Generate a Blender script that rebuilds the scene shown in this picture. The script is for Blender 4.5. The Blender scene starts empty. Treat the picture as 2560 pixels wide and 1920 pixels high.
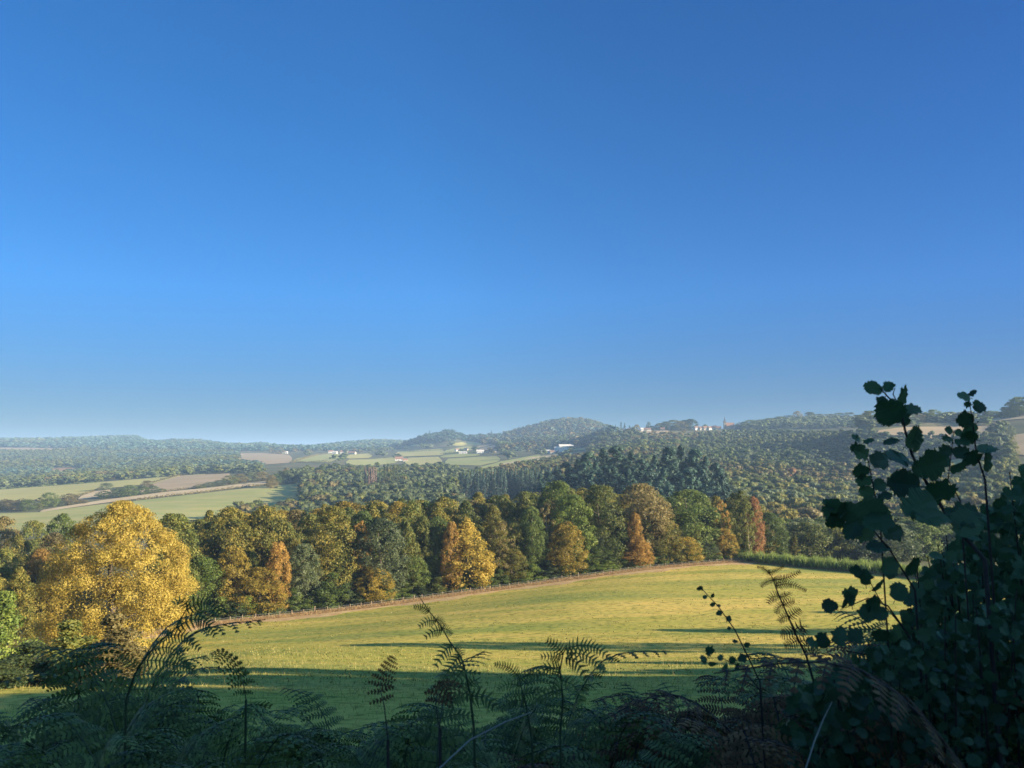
import bpy, math, random
import numpy as np
from mathutils import Vector, Matrix

S = bpy.context.scene
COL = S.collection
R = math.radians
# ------------------------------------------------------------------ camera
F, TH = 773.0, R(5.25)                    # focal length in pixels of a 1024 wide frame, pitch
cam = bpy.data.cameras.new('camera'); co = bpy.data.objects.new('camera', cam); COL.objects.link(co)
cam.sensor_width = 36; cam.lens = 36 * F / 1024; cam.clip_start = 0.05; cam.clip_end = 30000
co.rotation_euler = (math.pi / 2 + TH, 0, 0)
cam.dof.use_dof = True; cam.dof.focus_distance = 60; cam.dof.aperture_fstop = 8
S.camera = co
# ------------------------------------------------------------------ sky
AZ, EL = 103, 16
w = bpy.data.worlds.new('World'); S.world = w; w.use_nodes = True
n = w.node_tree.nodes; L = w.node_tree.links
sk = n.new('ShaderNodeTexSky'); sk.sky_type = 'NISHITA'; sk.sun_disc = False
sk.sun_elevation = R(EL); sk.sun_rotation = R(AZ); sk.air_density = 1; sk.dust_density = 0; sk.ozone_density = 3.5; sk.altitude = 300
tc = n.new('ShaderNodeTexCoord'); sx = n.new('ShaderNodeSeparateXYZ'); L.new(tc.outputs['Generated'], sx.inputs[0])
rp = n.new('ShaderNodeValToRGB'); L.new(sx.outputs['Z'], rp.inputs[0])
for i, (p_, c_) in enumerate([(0, (.12, .19, .29)), (1, (.75, 1.1, 1.3)), (.07, (.165, .31, .49)), (.2, (.20, .58, .91)), (.33, (.165, .60, .93)), (.54, (.145, .60, .95)), (.66, (.5, .95, 1.2))]):  # sky tint by height; zenith above the frame brightened to add ambient light
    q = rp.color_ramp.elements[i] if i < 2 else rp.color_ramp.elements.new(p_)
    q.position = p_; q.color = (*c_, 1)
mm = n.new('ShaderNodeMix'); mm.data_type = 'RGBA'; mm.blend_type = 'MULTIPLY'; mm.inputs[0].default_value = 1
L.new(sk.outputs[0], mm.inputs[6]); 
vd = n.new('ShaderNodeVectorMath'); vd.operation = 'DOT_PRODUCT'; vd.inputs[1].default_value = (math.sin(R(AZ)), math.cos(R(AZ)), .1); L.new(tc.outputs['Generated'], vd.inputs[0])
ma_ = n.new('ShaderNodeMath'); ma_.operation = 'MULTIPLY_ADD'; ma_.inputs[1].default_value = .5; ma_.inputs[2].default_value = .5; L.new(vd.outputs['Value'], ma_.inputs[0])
r2_ = n.new('ShaderNodeValToRGB'); L.new(ma_.outputs[0], r2_.inputs[0])      # darkest a quarter turn from the sun; unseen sun side boosted to lift shade
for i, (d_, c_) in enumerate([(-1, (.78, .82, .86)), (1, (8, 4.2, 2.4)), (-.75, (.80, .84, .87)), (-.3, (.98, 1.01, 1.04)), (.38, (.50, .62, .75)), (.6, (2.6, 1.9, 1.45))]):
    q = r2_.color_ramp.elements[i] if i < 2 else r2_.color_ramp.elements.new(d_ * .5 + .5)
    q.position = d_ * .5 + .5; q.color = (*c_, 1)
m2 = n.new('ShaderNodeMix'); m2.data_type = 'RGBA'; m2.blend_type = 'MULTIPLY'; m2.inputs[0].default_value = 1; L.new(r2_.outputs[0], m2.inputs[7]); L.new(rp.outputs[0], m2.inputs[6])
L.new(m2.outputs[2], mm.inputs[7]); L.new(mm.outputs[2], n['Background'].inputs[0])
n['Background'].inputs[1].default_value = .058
# ------------------------------------------------------------------ sun
sl = bpy.data.lights.new('sun', 'SUN'); so = bpy.data.objects.new('sun', sl); COL.objects.link(so)
sl.energy = 5; sl.angle = R(.5); sl.color = (1, .85, .62)
sd = Vector((math.sin(R(AZ)) * math.cos(R(EL)), math.cos(R(AZ)) * math.cos(R(EL)), math.sin(R(EL))))
so.rotation_euler = sd.to_track_quat('Z', 'Y').to_euler()
S.view_settings.view_transform = 'Standard'; S.view_settings.look = 'None'
S.view_settings.exposure = 1.85; S.view_settings.gamma = 1

# ------------------------------------------------------------------ helpers
def tag(o, label=None, cat=None, group=None, kind=None):
    if label: o['label'] = label
    if cat: o['category'] = cat
    if group: o['group'] = group
    if kind: o['kind'] = kind
    return o

def mesh(name, V, Fc, attr=None, mi=None, smooth=False):
    """Fc: (n,k) array of faces, or a list of such arrays"""
    V = np.asarray(V, dtype=np.float32)
    Fl = Fc if isinstance(Fc, list) and isinstance(Fc[0], np.ndarray) else [np.asarray(Fc)]
    Fl = [np.asarray(f) for f in Fl if len(f)]
    me = bpy.data.meshes.new(name)
    nl = sum(f.size for f in Fl); nf = sum(len(f) for f in Fl)
    me.vertices.add(len(V)); me.vertices.foreach_set('co', V.ravel())
    me.loops.add(nl); me.loops.foreach_set('vertex_index', np.concatenate([f.ravel() for f in Fl]).astype(np.int32))
    me.polygons.add(nf)
    tot = np.concatenate([np.full(len(f), f.shape[1]) for f in Fl])
    st = np.concatenate([[0], np.cumsum(tot)[:-1]])
    me.polygons.foreach_set('loop_start', st.astype(np.int32))
    if mi is not None: me.polygons.foreach_set('material_index', np.asarray(mi, dtype=np.int32))
    me.update(calc_edges=True)
    if attr is not None:
        a = me.attributes.new('rnd', 'FLOAT', 'FACE'); a.data.foreach_set('value', np.asarray(attr, dtype=np.float32))
    me.shade_smooth() if smooth else me.shade_flat()
    return me

def obj(name, me, mats=(), parent=None, loc=(0, 0, 0)):
    o = bpy.data.objects.new(name, me); COL.objects.link(o)
    if me is not None and len(me.materials) == 0:
        for m in (mats if isinstance(mats, (list, tuple)) else [mats]): me.materials.append(m)
    o.location = loc
    if parent: o.parent = parent
    return o

def nodes(name):
    m = bpy.data.materials.new(name); m.use_nodes = True
    return m, m.node_tree.nodes, m.node_tree.links, m.node_tree.nodes['Principled BSDF']

def leafmat(name, cols, rough=.55, trans=.45, spec=.25, objvar=.5):
    """cols: dark to light base colours, chosen per leaf by the 'rnd' attribute and shifted per tree"""
    m, n, l, b = nodes(name)
    at = n.new('ShaderNodeAttribute'); at.attribute_name = 'rnd'
    oi = n.new('ShaderNodeObjectInfo')
    ma = n.new('ShaderNodeMath'); ma.operation = 'MULTIPLY_ADD'; ma.inputs[1].default_value = .25; l.new(oi.outputs['Random'], ma.inputs[0]); l.new(at.outputs['Fac'], ma.inputs[2])
    mb = n.new('ShaderNodeMath'); mb.operation = 'SUBTRACT'; mb.inputs[1].default_value = .125; l.new(ma.outputs[0], mb.inputs[0])
    r = n.new('ShaderNodeValToRGB'); l.new(mb.outputs[0], r.inputs[0])
    k = len(cols)
    for i, c in enumerate(cols):
        e = r.color_ramp.elements[i] if i < 2 else r.color_ramp.elements.new(.5)
        e.color = (*c, 1)
    els = r.color_ramp.elements
    pos = np.linspace(.12, .88, k)
    for i in range(k): els[i].position = pos[i]
    for i, c in enumerate(cols): els[i].color = (*c, 1)
    h = n.new('ShaderNodeHueSaturation')
    mv = n.new('ShaderNodeMapRange'); mv.inputs['To Min'].default_value = 1 - .3 * objvar; mv.inputs['To Max'].default_value = 1 + .3 * objvar
    l.new(oi.outputs['Random'], mv.inputs[0]); l.new(mv.outputs[0], h.inputs['Value'])
    l.new(r.outputs[0], h.inputs['Color'])
    l.new(h.outputs[0], b.inputs['Base Color']); b.inputs['Roughness'].default_value = rough
    b.inputs['Specular IOR Level'].default_value = spec
    t = n.new('ShaderNodeBsdfTranslucent'); l.new(h.outputs[0], t.inputs[0])
    mx = n.new('ShaderNodeMixShader'); mx.inputs[0].default_value = trans
    l.new(b.outputs[0], mx.inputs[1]); l.new(t.outputs[0], mx.inputs[2]); l.new(mx.outputs[0], n['Material Output'].inputs[0])
    return m

def plain(name, c, rough=.8, nscale=0, var=.25):
    m, n, l, b = nodes(name)
    b.inputs['Base Color'].default_value = (*c, 1); b.inputs['Roughness'].default_value = rough; b.inputs['Specular IOR Level'].default_value = .2
    if nscale:
        t = n.new('ShaderNodeTexCoord'); no = n.new('ShaderNodeTexNoise'); no.inputs['Scale'].default_value = nscale; no.inputs['Detail'].default_value = 5
        l.new(t.outputs['Object'], no.inputs['Vector'])
        r = n.new('ShaderNodeValToRGB'); l.new(no.outputs[0], r.inputs[0])
        r.color_ramp.elements[0].position = .3; r.color_ramp.elements[1].position = .7
        r.color_ramp.elements[0].color = (*[x * (1 - var) for x in c], 1); r.color_ramp.elements[1].color = (*[min(1, x * (1 + var)) for x in c], 1)
        l.new(r.outputs[0], b.inputs['Base Color'])
    return m

def ray(px, py):
    b = (384 - py) / F; a = (px - 512) / F
    dy = math.cos(TH) - b * math.sin(TH)
    return a / dy, (math.sin(TH) + b * math.cos(TH)) / dy       # dx/dY, dz/dY
def pt(px, py, Y):
    a, b = ray(px, py); return Vector((a * Y, Y, b * Y))

# ------------------------------------------------------------------ terrain (heights from a table over direction and distance)
TY = {
 -400: [(80,690),(150,655),(250,605),(400,550),(600,519),(800,503),(1000,492),(1300,484),(1600,476),(2200,459),(3500,442),(5500,452),(9000,455)],
 0:    [(60,692),(80,688),(100,680),(130,662),(165,640),(250,600),(400,550),(600,517),(800,501),(1000,490.5),(1300,484),(1600,475),(2200,459),(3500,440.5),(5500,452),(9000,455)],
 130:  [(60,690),(80,680),(100,668),(130,646),(165,632),(250,592),(400,545),(600,513),(800,496),(950,483),(1200,477),(1600,469),(2200,457),(3500,438.5),(5500,452),(9000,455)],
 260:  [(60,688),(80,671),(100,656),(130,640),(172,620),(300,575),(450,545),(600,518),(720,496),(900,481),(1100,473),(1500,463),(2200,454),(3500,444),(5500,453),(9000,455)],
 330:  [(60,688),(80,671),(100,656),(130,636),(179,613),(300,569),(450,534),(600,511),(800,491),(1000,475),(1400,462),(2000,455),(3200,447),(5500,453),(9000,455)],
 400:  [(60,688),(80,671),(100,656),(130,630),(187,605),(300,561),(450,524),(600,504),(800,487),(1000,476),(1400,465),(2000,454),(2800,447),(3600,441),(5500,453),(9000,455)],
 512:  [(60,687),(80,671),(100,656),(130,625),(160,605),(201,589),(300,551),(450,520),(600,500),(800,480),(1000,470),(1300,459),(1700,449),(2300,444),(2800,446),(5500,453),(9000,455)],
 570:  [(60,687),(80,671),(100,655),(130,622),(160,599),(209,580),(300,549),(450,512),(600,492),(800,475),(1000,465),(1300,455),(1500,451),(1900,442),(2500,424),(3100,434),(5500,450),(9000,455)],
 640:  [(60,687),(80,670),(100,654),(130,619),(170,590),(219,570),(300,553),(400,520),(450,503),(600,482),(800,466),(1100,450),(1500,435),(1750,429.5),(2200,434),(3000,446),(9000,455)],
 740:  [(60,687),(80,669),(100,652),(130,615),(170,588),(235,562),(300,552),(400,530),(500,512),(700,484),(900,463),(1200,443),(1500,431),(1700,428),(2200,434),(3000,446),(9000,455)],
 860:  [(60,687),(80,668),(100,650),(130,611),(170,588),(200,573),(260,563),(340,550),(450,527),(600,500),(800,467),(1000,446),(1200,432),(1350,426),(1600,430),(2500,444),(9000,455)],
 1024: [(60,686),(80,666),(100,648),(130,608),(175,586),(250,570),(350,538),(500,498),(650,462),(800,434),(950,419),(1200,424),(2000,440),(9000,455)],
 1400: [(60,684),(80,660),(100,644),(130,604),(175,580),(250,560),(350,525),(500,480),(650,440),(800,415),(950,402),(1200,412),(2000,440),(9000,455)],
}
PC = np.arange(-420, 1421, 5.0)
LY = np.linspace(math.log(36), math.log(9000), 300)
def _build():
    cols = sorted(TY); rows = []
    for c in cols:
        t = TY[c]; ys = [math.log(y) for y, _ in t]; zs = [ray(512, p)[1] * y for y, p in t]
        zs0 = [-15.0]; ys0 = [math.log(38)]
        rows.append(np.interp(LY, ys0 + ys, zs0 + zs))
    A = np.array(rows)
    G = np.stack([np.interp(PC, cols, A[:, j]) for j in range(len(LY))], 1)
    def sm(G, k, ax):
        out = G.copy()
        for _ in range(2):
            P = np.pad(out, [(k, k) if a == ax else (0, 0) for a in range(2)], mode='edge')
            out = sum(np.take(P, range(i, i + G.shape[ax]), ax) for i in range(2 * k + 1)) / (2 * k + 1)
        return out
    G = sm(G, 3, 1); G = sm(G, 4, 0)
    return G
RIDGES = [
 (3500, 500, [(-400, 441), (0, 441), (50, 440.5), (85, 439.5), (120, 438.5), (138, 438), (143, 441.8), (160, 443.5), (175, 442), (200, 442.5), (225, 446), (245, 447.5), (262, 445.5), (278, 448.5), (290, 451), (310, 451), (335, 446), (345, 444.5), (375, 442), (400, 443), (415, 446), (430, 451)]),
 (2550, 330, [(395, 449), (405, 445), (416, 442), (430, 438.5), (445, 434.5), (455, 435), (466, 440), (480, 439.5), (500, 438), (520, 432), (540, 427), (555, 423.5), (570, 422), (585, 422.5), (595, 425.5), (605, 429), (620, 434), (660, 439)]),
 (1560, 170, [(590, 437), (610, 433), (640, 431), (700, 430), (735, 429), (752, 427), (775, 424), (800, 421.5), (850, 421), (880, 424)]),
 (930, 110, [(840, 428), (870, 422), (980, 421), (1005, 417), (1030, 412), (1100, 405), (1420, 398)]),
]
HG = _build()
def _ridge():
    Yv = np.exp(LY)
    for Yr, wd, prof in RIDGES:
        j = int(np.argmin(abs(Yv - Yr))); xs = [p[0] for p in prof]
        for i, px in enumerate(PC):
            if xs[0] <= px <= xs[-1] or (px > xs[-1] and xs[-1] > 1400) or (px < xs[0] and xs[0] < -300):
                z = ray(512, np.interp(px, xs, [p[1] for p in prof]))[1] * Yr
                fade = min(1, max(0, (px - xs[0]) / 20 if xs[0] > -300 else 1), max(0, (xs[-1] - px) / 20 if xs[-1] < 1300 else 1))
                HG[i] += (z - HG[i, j]) * np.exp(-((Yv - Yr) / wd) ** 2) * fade
_ridge()
def hz(X, Y):
    X = np.asarray(X, float); Y = np.asarray(Y, float)
    Yc = np.maximum(Y, 36.01)
    p = np.clip(512 + F * X / Yc, PC[0], PC[-1] - .01); q = np.clip(np.log(Yc), LY[0], LY[-1] - 1e-6)
    fi = (p - PC[0]) / 5; fj = (q - LY[0]) / (LY[1] - LY[0])
    i = fi.astype(int); j = fj.astype(int); i = np.minimum(i, len(PC) - 2); j = np.minimum(j, len(LY) - 2)
    u = fi - i; v = fj - j
    far = HG[i, j] * (1 - u) * (1 - v) + HG[i + 1, j] * u * (1 - v) + HG[i, j + 1] * (1 - u) * v + HG[i + 1, j + 1] * u * v
    far = far + np.where(Yc > 30, .25 * np.sin(X / 17 + 1) * np.cos(Y / 23), 0)
    near = np.interp(Y, [-600, -60, -8, 0, 2.5, 5, 10, 20, 38], [60, 9, -.7, -1.65, -2.0, -3.1, -5.6, -9.6, -15.0])
    near = near + .06 * np.sin(X * 1.3) * np.cos(Y * 1.7)
    t = np.clip((Y - 30) / 12, 0, 1); t = t * t * (3 - 2 * t)
    return near * (1 - t) + far * t
def hz1(x, y): return float(hz(x, y))
def ground_at(px, py, y0=45, y1=8000):
    a, b = ray(px, py); Y = np.exp(np.linspace(math.log(y0), math.log(y1), 3000))
    d = b * Y - hz(a * Y, Y); k = np.nonzero(d <= 0)[0]
    Yk = Y[k[0]] if len(k) else Y[np.argmin(np.abs(d))]
    return Vector((a * Yk, Yk, hz1(a * Yk, Yk)))
def on(px, Y):
    a = ray(px, 455)[0]; return Vector((a * Y, Y, hz1(a * Y, Y)))
def hpx(pxw, Y): return pxw * Y / F                      # pixels to metres at distance Y

ns, nt = 420, 520
s_ = np.linspace(-1, 1, ns); s_ = np.sign(s_) * (np.abs(s_) ** 1.15)
yy = np.exp(np.linspace(math.log(1.0), math.log(9700), nt)) - 1
yy = np.concatenate([[-600, -400, -250, -150, -100, -60, -40, -25, -15, -8, -4, -2], yy])
XX = s_[None, :] * (np.abs(yy[:, None]) + 70) * 1.5; YY = np.repeat(yy[:, None], ns, 1)
ZZ = hz(XX, YY)
def gridfaces(r, c):
    i = np.arange((r - 1) * c).reshape(r - 1, c)[:, :-1].ravel()
    return np.stack([i, i + 1, i + c + 1, i + c], 1)
mg, n, l, b = nodes('countryside_ground')
geo = n.new('ShaderNodeNewGeometry')
def gnoise(n, l, scale, src, det=4, vec=None):
    mp = n.new('ShaderNodeMapping'); mp.inputs['Scale'].default_value = scale; l.new(src, mp.inputs[0])
    no = n.new('ShaderNodeTexNoise'); no.inputs['Scale'].default_value = 1; no.inputs['Detail'].default_value = det; l.new(mp.outputs[0], no.inputs['Vector']); return no
def ramp(n, l, fac, stops):
    r = n.new('ShaderNodeValToRGB'); l.new(fac, r.inputs[0])
    for i, (p, c) in enumerate(stops):
        e = r.color_ramp.elements[i] if i < 2 else r.color_ramp.elements.new(p)
        e.position = p; e.color = (*c, 1)
    return r
n1 = gnoise(n, l, (.02, .02, .02), geo.outputs['Position'])
r1 = ramp(n, l, n1.outputs[0], [(.3, (.07, .07, .03)), (.7, (.15, .12, .06)), (.5, (.10, .10, .045))])
l.new(r1.outputs[0], b.inputs['Base Color']); b.inputs['Roughness'].default_value = .9; b.inputs['Specular IOR Level'].default_value = .1
me = mesh('ground', np.stack([XX, YY, ZZ], -1).reshape(-1, 3), gridfaces(len(yy), ns), smooth=True)
tag(obj('ground', me, mg), kind='structure')

def field_mat(name, ca, cb, sc=(.02, .05, .05), stripe=None):
    m, n, l, b = nodes(name); geo = n.new('ShaderNodeNewGeometry')
    a = gnoise(n, l, sc, geo.outputs['Position'], 6)
    r = ramp(n, l, a.outputs[0], [(.35, ca), (.65, cb)])
    l.new(r.outputs[0], b.inputs['Base Color']); b.inputs['Roughness'].default_value = .9; b.inputs['Specular IOR Level'].default_value = .1
    return m
def polyat(P, x):
    return float(np.interp(x, [p[0] for p in P], [p[1] for p in P]))
def patch(name, top, bot, mat, off=.6, step=3, rows=14, y0=45):
    """a field between two lines, given where they lie on the hillside; draped on the terrain"""
    x0 = max(top[0][0], bot[0][0]); x1 = min(top[-1][0], bot[-1][0])
    xs = np.linspace(x0, x1, max(4, int((x1 - x0) / step)))
    V = []
    for x in xs:
        A = ground_at(x, polyat(bot, x), y0); B = ground_at(x, polyat(top, x), y0)
        for k in range(rows):
            t = k / (rows - 1); tp_ = min(1, .25 + (x - x0) / 3, .25 + (x1 - x) / 3); t = .35 + (t - .35) * tp_ if -50 < x0 and x1 < 1050 else t; X = A.x + (B.x - A.x) * t; Y = A.y + (B.y - A.y) * t
            V.append((X, Y, hz1(X, Y) + off))
    me = mesh(name, V, gridfaces(len(xs), rows)[:, ::-1], smooth=True)
    return tag(obj(name, me, mat), kind='structure')

# meadow
mm_, n, l, b = nodes('meadow_grass_ground'); geo = n.new('ShaderNodeNewGeometry')
a1 = gnoise(n, l, (.012, .07, .03), geo.outputs['Position'], 5)
a2 = gnoise(n, l, (.9, 1.5, 1), geo.outputs['Position'], 8)
a3 = gnoise(n, l, (.05, .22, .1), geo.outputs['Position'], 4)
r1 = ramp(n, l, a1.outputs[0], [(.36, (.28, .27, .075)), (.64, (.53, .38, .11)), (.5, (.39, .32, .08))])
r2 = ramp(n, l, a2.outputs[0], [(.34, (.25, .36, .25)), (.46, (.85, .9, .8)), (.62, (1.15, 1.1, 1.05))])
r3 = ramp(n, l, a3.outputs[0], [(.35, (.85, .95, .8)), (.65, (1.12, 1.05, 1.0))])
for rr in (r2, r3): rr.color_ramp.interpolation = 'LINEAR'
x1 = n.new('ShaderNodeMix'); x1.data_type = 'RGBA'; x1.blend_type = 'MULTIPLY'; x1.inputs[0].default_value = .75
l.new(r1.outputs[0], x1.inputs[6]); l.new(r2.outputs[0], x1.inputs[7])
x2 = n.new('ShaderNodeMix'); x2.data_type = 'RGBA'; x2.blend_type = 'MULTIPLY'; x2.inputs[0].default_value = 1
l.new(x1.outputs[2], x2.inputs[6]); l.new(r3.outputs[0], x2.inputs[7]); l.new(x2.outputs[2], b.inputs['Base Color'])
b.inputs['Roughness'].default_value = .9; b.inputs['Specular IOR Level'].default_value = .05
bp = n.new('ShaderNodeBump'); bp.inputs['Distance'].default_value = .12; bp.inputs['Strength'].default_value = .6
l.new(a2.outputs[0], bp.inputs['Height']); l.new(bp.outputs[0], b.inputs['Normal'])
FENCE = [(100, 648, 132), (150, 637, 148), (208, 628, 165), (296, 617, 174), (384, 606.5, 184), (463, 597, 195), (555, 581, 207), (648, 569, 220), (741, 562, 235)]
FP = [on(px, Y) for px, _, Y in FENCE]
HEDGE = [(744, 234), (800, 218), (860, 202), (930, 186), (1010, 170), (1100, 158)]
HP = [on(px, Y) for px, Y in HEDGE]
far_line = [Vector((-230, 110, 0)), Vector((-120, 122, 0))] + FP + HP + [Vector((200, 130, 0))]
def resample(P, n):
    d = [0]
    for a, b in zip(P, P[1:]): d.append(d[-1] + math.hypot(b.x - a.x, b.y - a.y))
    t = np.linspace(0, d[-1], n)
    return np.interp(t, d, [p.x for p in P]), np.interp(t, d, [p.y for p in P]), d[-1]
fx, fy, _ = resample(far_line, 160)
V = []
for k in range(160):
    nx = -110 + 230 * k / 159; ny = 32
    for j in range(70):
        t = (j / 69) ** 1.3; X = nx + (fx[k] - nx) * t; Y = ny + (fy[k] - ny) * t
        V.append((X, Y, hz1(X, Y) + .18))
tag(obj('meadow', mesh('meadow', V, gridfaces(160, 70)[:, ::-1], smooth=True), mm_), kind='structure')
# dry margin along the fence
m_dry = field_mat('dry_margin', (.40, .24, .11), (.50, .35, .17), (.5, .5, .5))
gx, gy, _ = resample(FP[1:], 150)
V = []
for k in range(150):
    wd = 6.6 + 2.2 * math.sin(k * .23) + 1.0 * math.sin(k * .71)
    for j in range(5):
        t = j / 4; X = gx[k] + .45 * wd * t; Y = gy[k] - .9 * wd * t
        V.append((X, Y, hz1(X, Y) + .18 + .12 * (1 - t) + (.04 if t < 1 else -.05)))
tag(obj('field_margin', mesh('field_margin', V, gridfaces(150, 5), smooth=True), m_dry), kind='structure')

# fields in the valley and on the hills
m_f = {
 'olive': field_mat('field_olive', (.33, .30, .09), (.40, .34, .12)),
 'tan': field_mat('field_tan', (.30, .22, .12), (.36, .26, .15)),
 'green': field_mat('field_green', (.24, .26, .08), (.34, .30, .11)),
 'pale': field_mat('field_pale', (.42, .31, .17), (.5, .38, .22)),
 'fresh': field_mat('field_fresh', (.24, .26, .07), (.34, .31, .11)),
 'rust': field_mat('field_rust', (.24, .13, .06), (.32, .20, .10)),
}
FIELDS = [
 ('olive', [(-60, 495), (0, 490), (101, 482.4), (205, 474.2)], [(-60, 505), (0, 502), (40, 501), (78, 496.5), (101, 489.5), (153, 484), (181, 476), (205, 475)]),
 ('tan', [(140, 485.5), (153.5, 484), (181, 476), (232, 473.6)], [(140, 494), (163, 492), (197, 488.5), (232, 484)]),
 ('pale', [(78, 497.5), (100, 490), (112, 489)], [(78, 500.5), (100, 497), (112, 497)]),
 ('pale', [(40, 511), (100, 501), (132, 496.8), (162, 492.8), (215, 487.6), (264, 481.6), (290, 480)], [(40, 513), (100, 504), (135, 499.6), (192, 493.6), (216, 490.5), (264, 485), (290, 483)]),
 ('green', [(-60, 516), (38, 513), (100, 505), (135, 501.5), (192, 495), (216, 492.2), (264, 486.8), (300, 484)], [(-60, 535), (38, 532), (100, 530), (200, 520), (300, 515)]),
 ('tan', [(238, 453.5), (262, 453.2), (292, 455)], [(238, 464), (262, 465), (292, 463)]),
 ('green', [(294, 459), (330, 453.5), (345, 454)], [(294, 462), (330, 462.5), (345, 456)]),
 ('olive', [(346, 455), (372, 453.5)], [(346, 459), (372, 458)]),
 ('pale', [(-20, 442.5), (20, 443.8), (52, 446.3)], [(-20, 444.2), (20, 445.6), (52, 446.9)]),
 ('tan', [(-20, 447.5), (30, 448), (72, 448.6)], [(-20, 451), (30, 451.5), (72, 449.6)]),
 ('olive', [(0, 461), (20, 458.5)], [(0, 464), (20, 459.5)]),
 ('rust', [(50, 469.5), (62, 467.6), (82, 468.5)], [(50, 473), (62, 475), (82, 471)]),
 ('tan', [(134, 449.2), (154, 449.2)], [(134, 450.6), (154, 450.6)]),
 ('olive', [(452, 443.5), (470, 441.5), (482, 443)], [(452, 446), (470, 446), (482, 445)]),
 ('fresh', [(443, 451), (462, 447), (474, 446)], [(443, 453.5), (462, 452), (474, 449.5)]),
 ('tan', [(478, 449), (495, 445), (505, 442)], [(478, 452), (495, 450), (505, 443.2)]),
 ('fresh', [(440, 456), (455, 454), (480, 454)], [(440, 458), (455, 457.5), (480, 456)]),
 ('fresh', [(478, 468), (500, 462), (541, 454.4)], [(478, 471.5), (500, 469), (541, 456)]),
 ('pale', [(500, 464), (535, 457), (566, 454)], [(500, 468), (535, 461.5), (566, 456)]),
 ('olive', [(410, 445), (430, 443.5)], [(410, 447), (430, 445.5)]),
 ('tan', [(610, 431), (640, 430), (670, 430.5)], [(610, 433), (640, 434), (670, 433)]),
 ('tan', [(876, 431), (905, 427.5), (990, 426.5)], [(876, 440), (905, 442.5), (990, 443)]),
 ('pale', [(978, 420.5), (1024, 413.8), (1080, 410)], [(978, 423), (1024, 419), (1080, 418)]),
 ('fresh', [(942, 462), (962, 459), (1000, 460)], [(942, 478), (962, 482), (1000, 476)]),
 ('tan', [(1005, 437), (1024, 434), (1080, 432)], [(1005, 452), (1024, 456), (1080, 458)]),
 ('olive', [(395, 452), (440, 449), (445, 449)], [(395, 457), (440, 455.5), (445, 455)]),
 ('green', [(346, 460), (372, 459.5), (398, 457)], [(346, 465), (372, 466), (398, 463)]),
 ('green', [(445, 459), (480, 457), (500, 456.5)], [(445, 465), (480, 466), (500, 461.5)]),
 ('olive', [(405, 458), (442, 457)], [(405, 465), (442, 466)]),
 ('tan', [(476, 446.5), (492, 443.5)], [(476, 448.6), (492, 445)]),
 ('green', [(505, 447), (530, 444.5), (566, 445)], [(505, 449.5), (530, 446.5), (566, 446.5)]),
 ('green', [(572, 449), (600, 447)], [(572, 451), (600, 449)]),
 ('tan', [(778, 433), (830, 432.5)], [(778, 435.5), (830, 434.5)]),
]
for k, tp, bt in FIELDS:
    patch('field', tp, bt, m_f[k], y0=400)

# ------------------------------------------------------------------ tree making
rng = np.random.default_rng(7)
def quads(C, N, size, asp, rng):
    n = len(C); A = rng.normal(size=(n, 3)); T = np.cross(N, A); T /= np.linalg.norm(T, axis=1)[:, None] + 1e-9
    B = np.cross(N, T); B /= np.linalg.norm(B, axis=1)[:, None] + 1e-9
    s = np.asarray(size).reshape(-1, 1)
    V = np.stack([C + T * s * .5, C + B * s * .5 * asp, C - T * s * .5, C - B * s * .5 * asp], 1).reshape(-1, 3)
    return V, np.arange(4 * n).reshape(n, 4)
PROF = {
 'round': lambda t: np.where(t > .42, np.sqrt(np.clip(1 - ((t - .42) / .58) ** 2, 0, 1)), .72 + .28 * np.sin(t / .42 * np.pi / 2)),
 'dome':  lambda t: np.where(t > .30, np.clip(1 - ((t - .30) / .70) ** 1.9, 0, 1), .82 + .18 * t / .30),
 'tall':  lambda t: np.where(t > .25, np.sqrt(np.clip(1 - ((t - .25) / .75) ** 2.4, 0, 1)), .85 + .15 * t / .25),
 'cone':  lambda t: np.clip(1 - t, 0, 1) ** .85 * .97 + .03,
 'gold':  lambda t: np.where(t > .36, np.clip(1 - ((t - .36) / .64) ** 2.1, 0, 1) ** .8, .93 + .07 * t / .36),
 'spire': lambda t: np.clip(1 - t, 0, 1) ** .6 * np.where(t < .15, .7 + 2 * t, 1),
}
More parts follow.
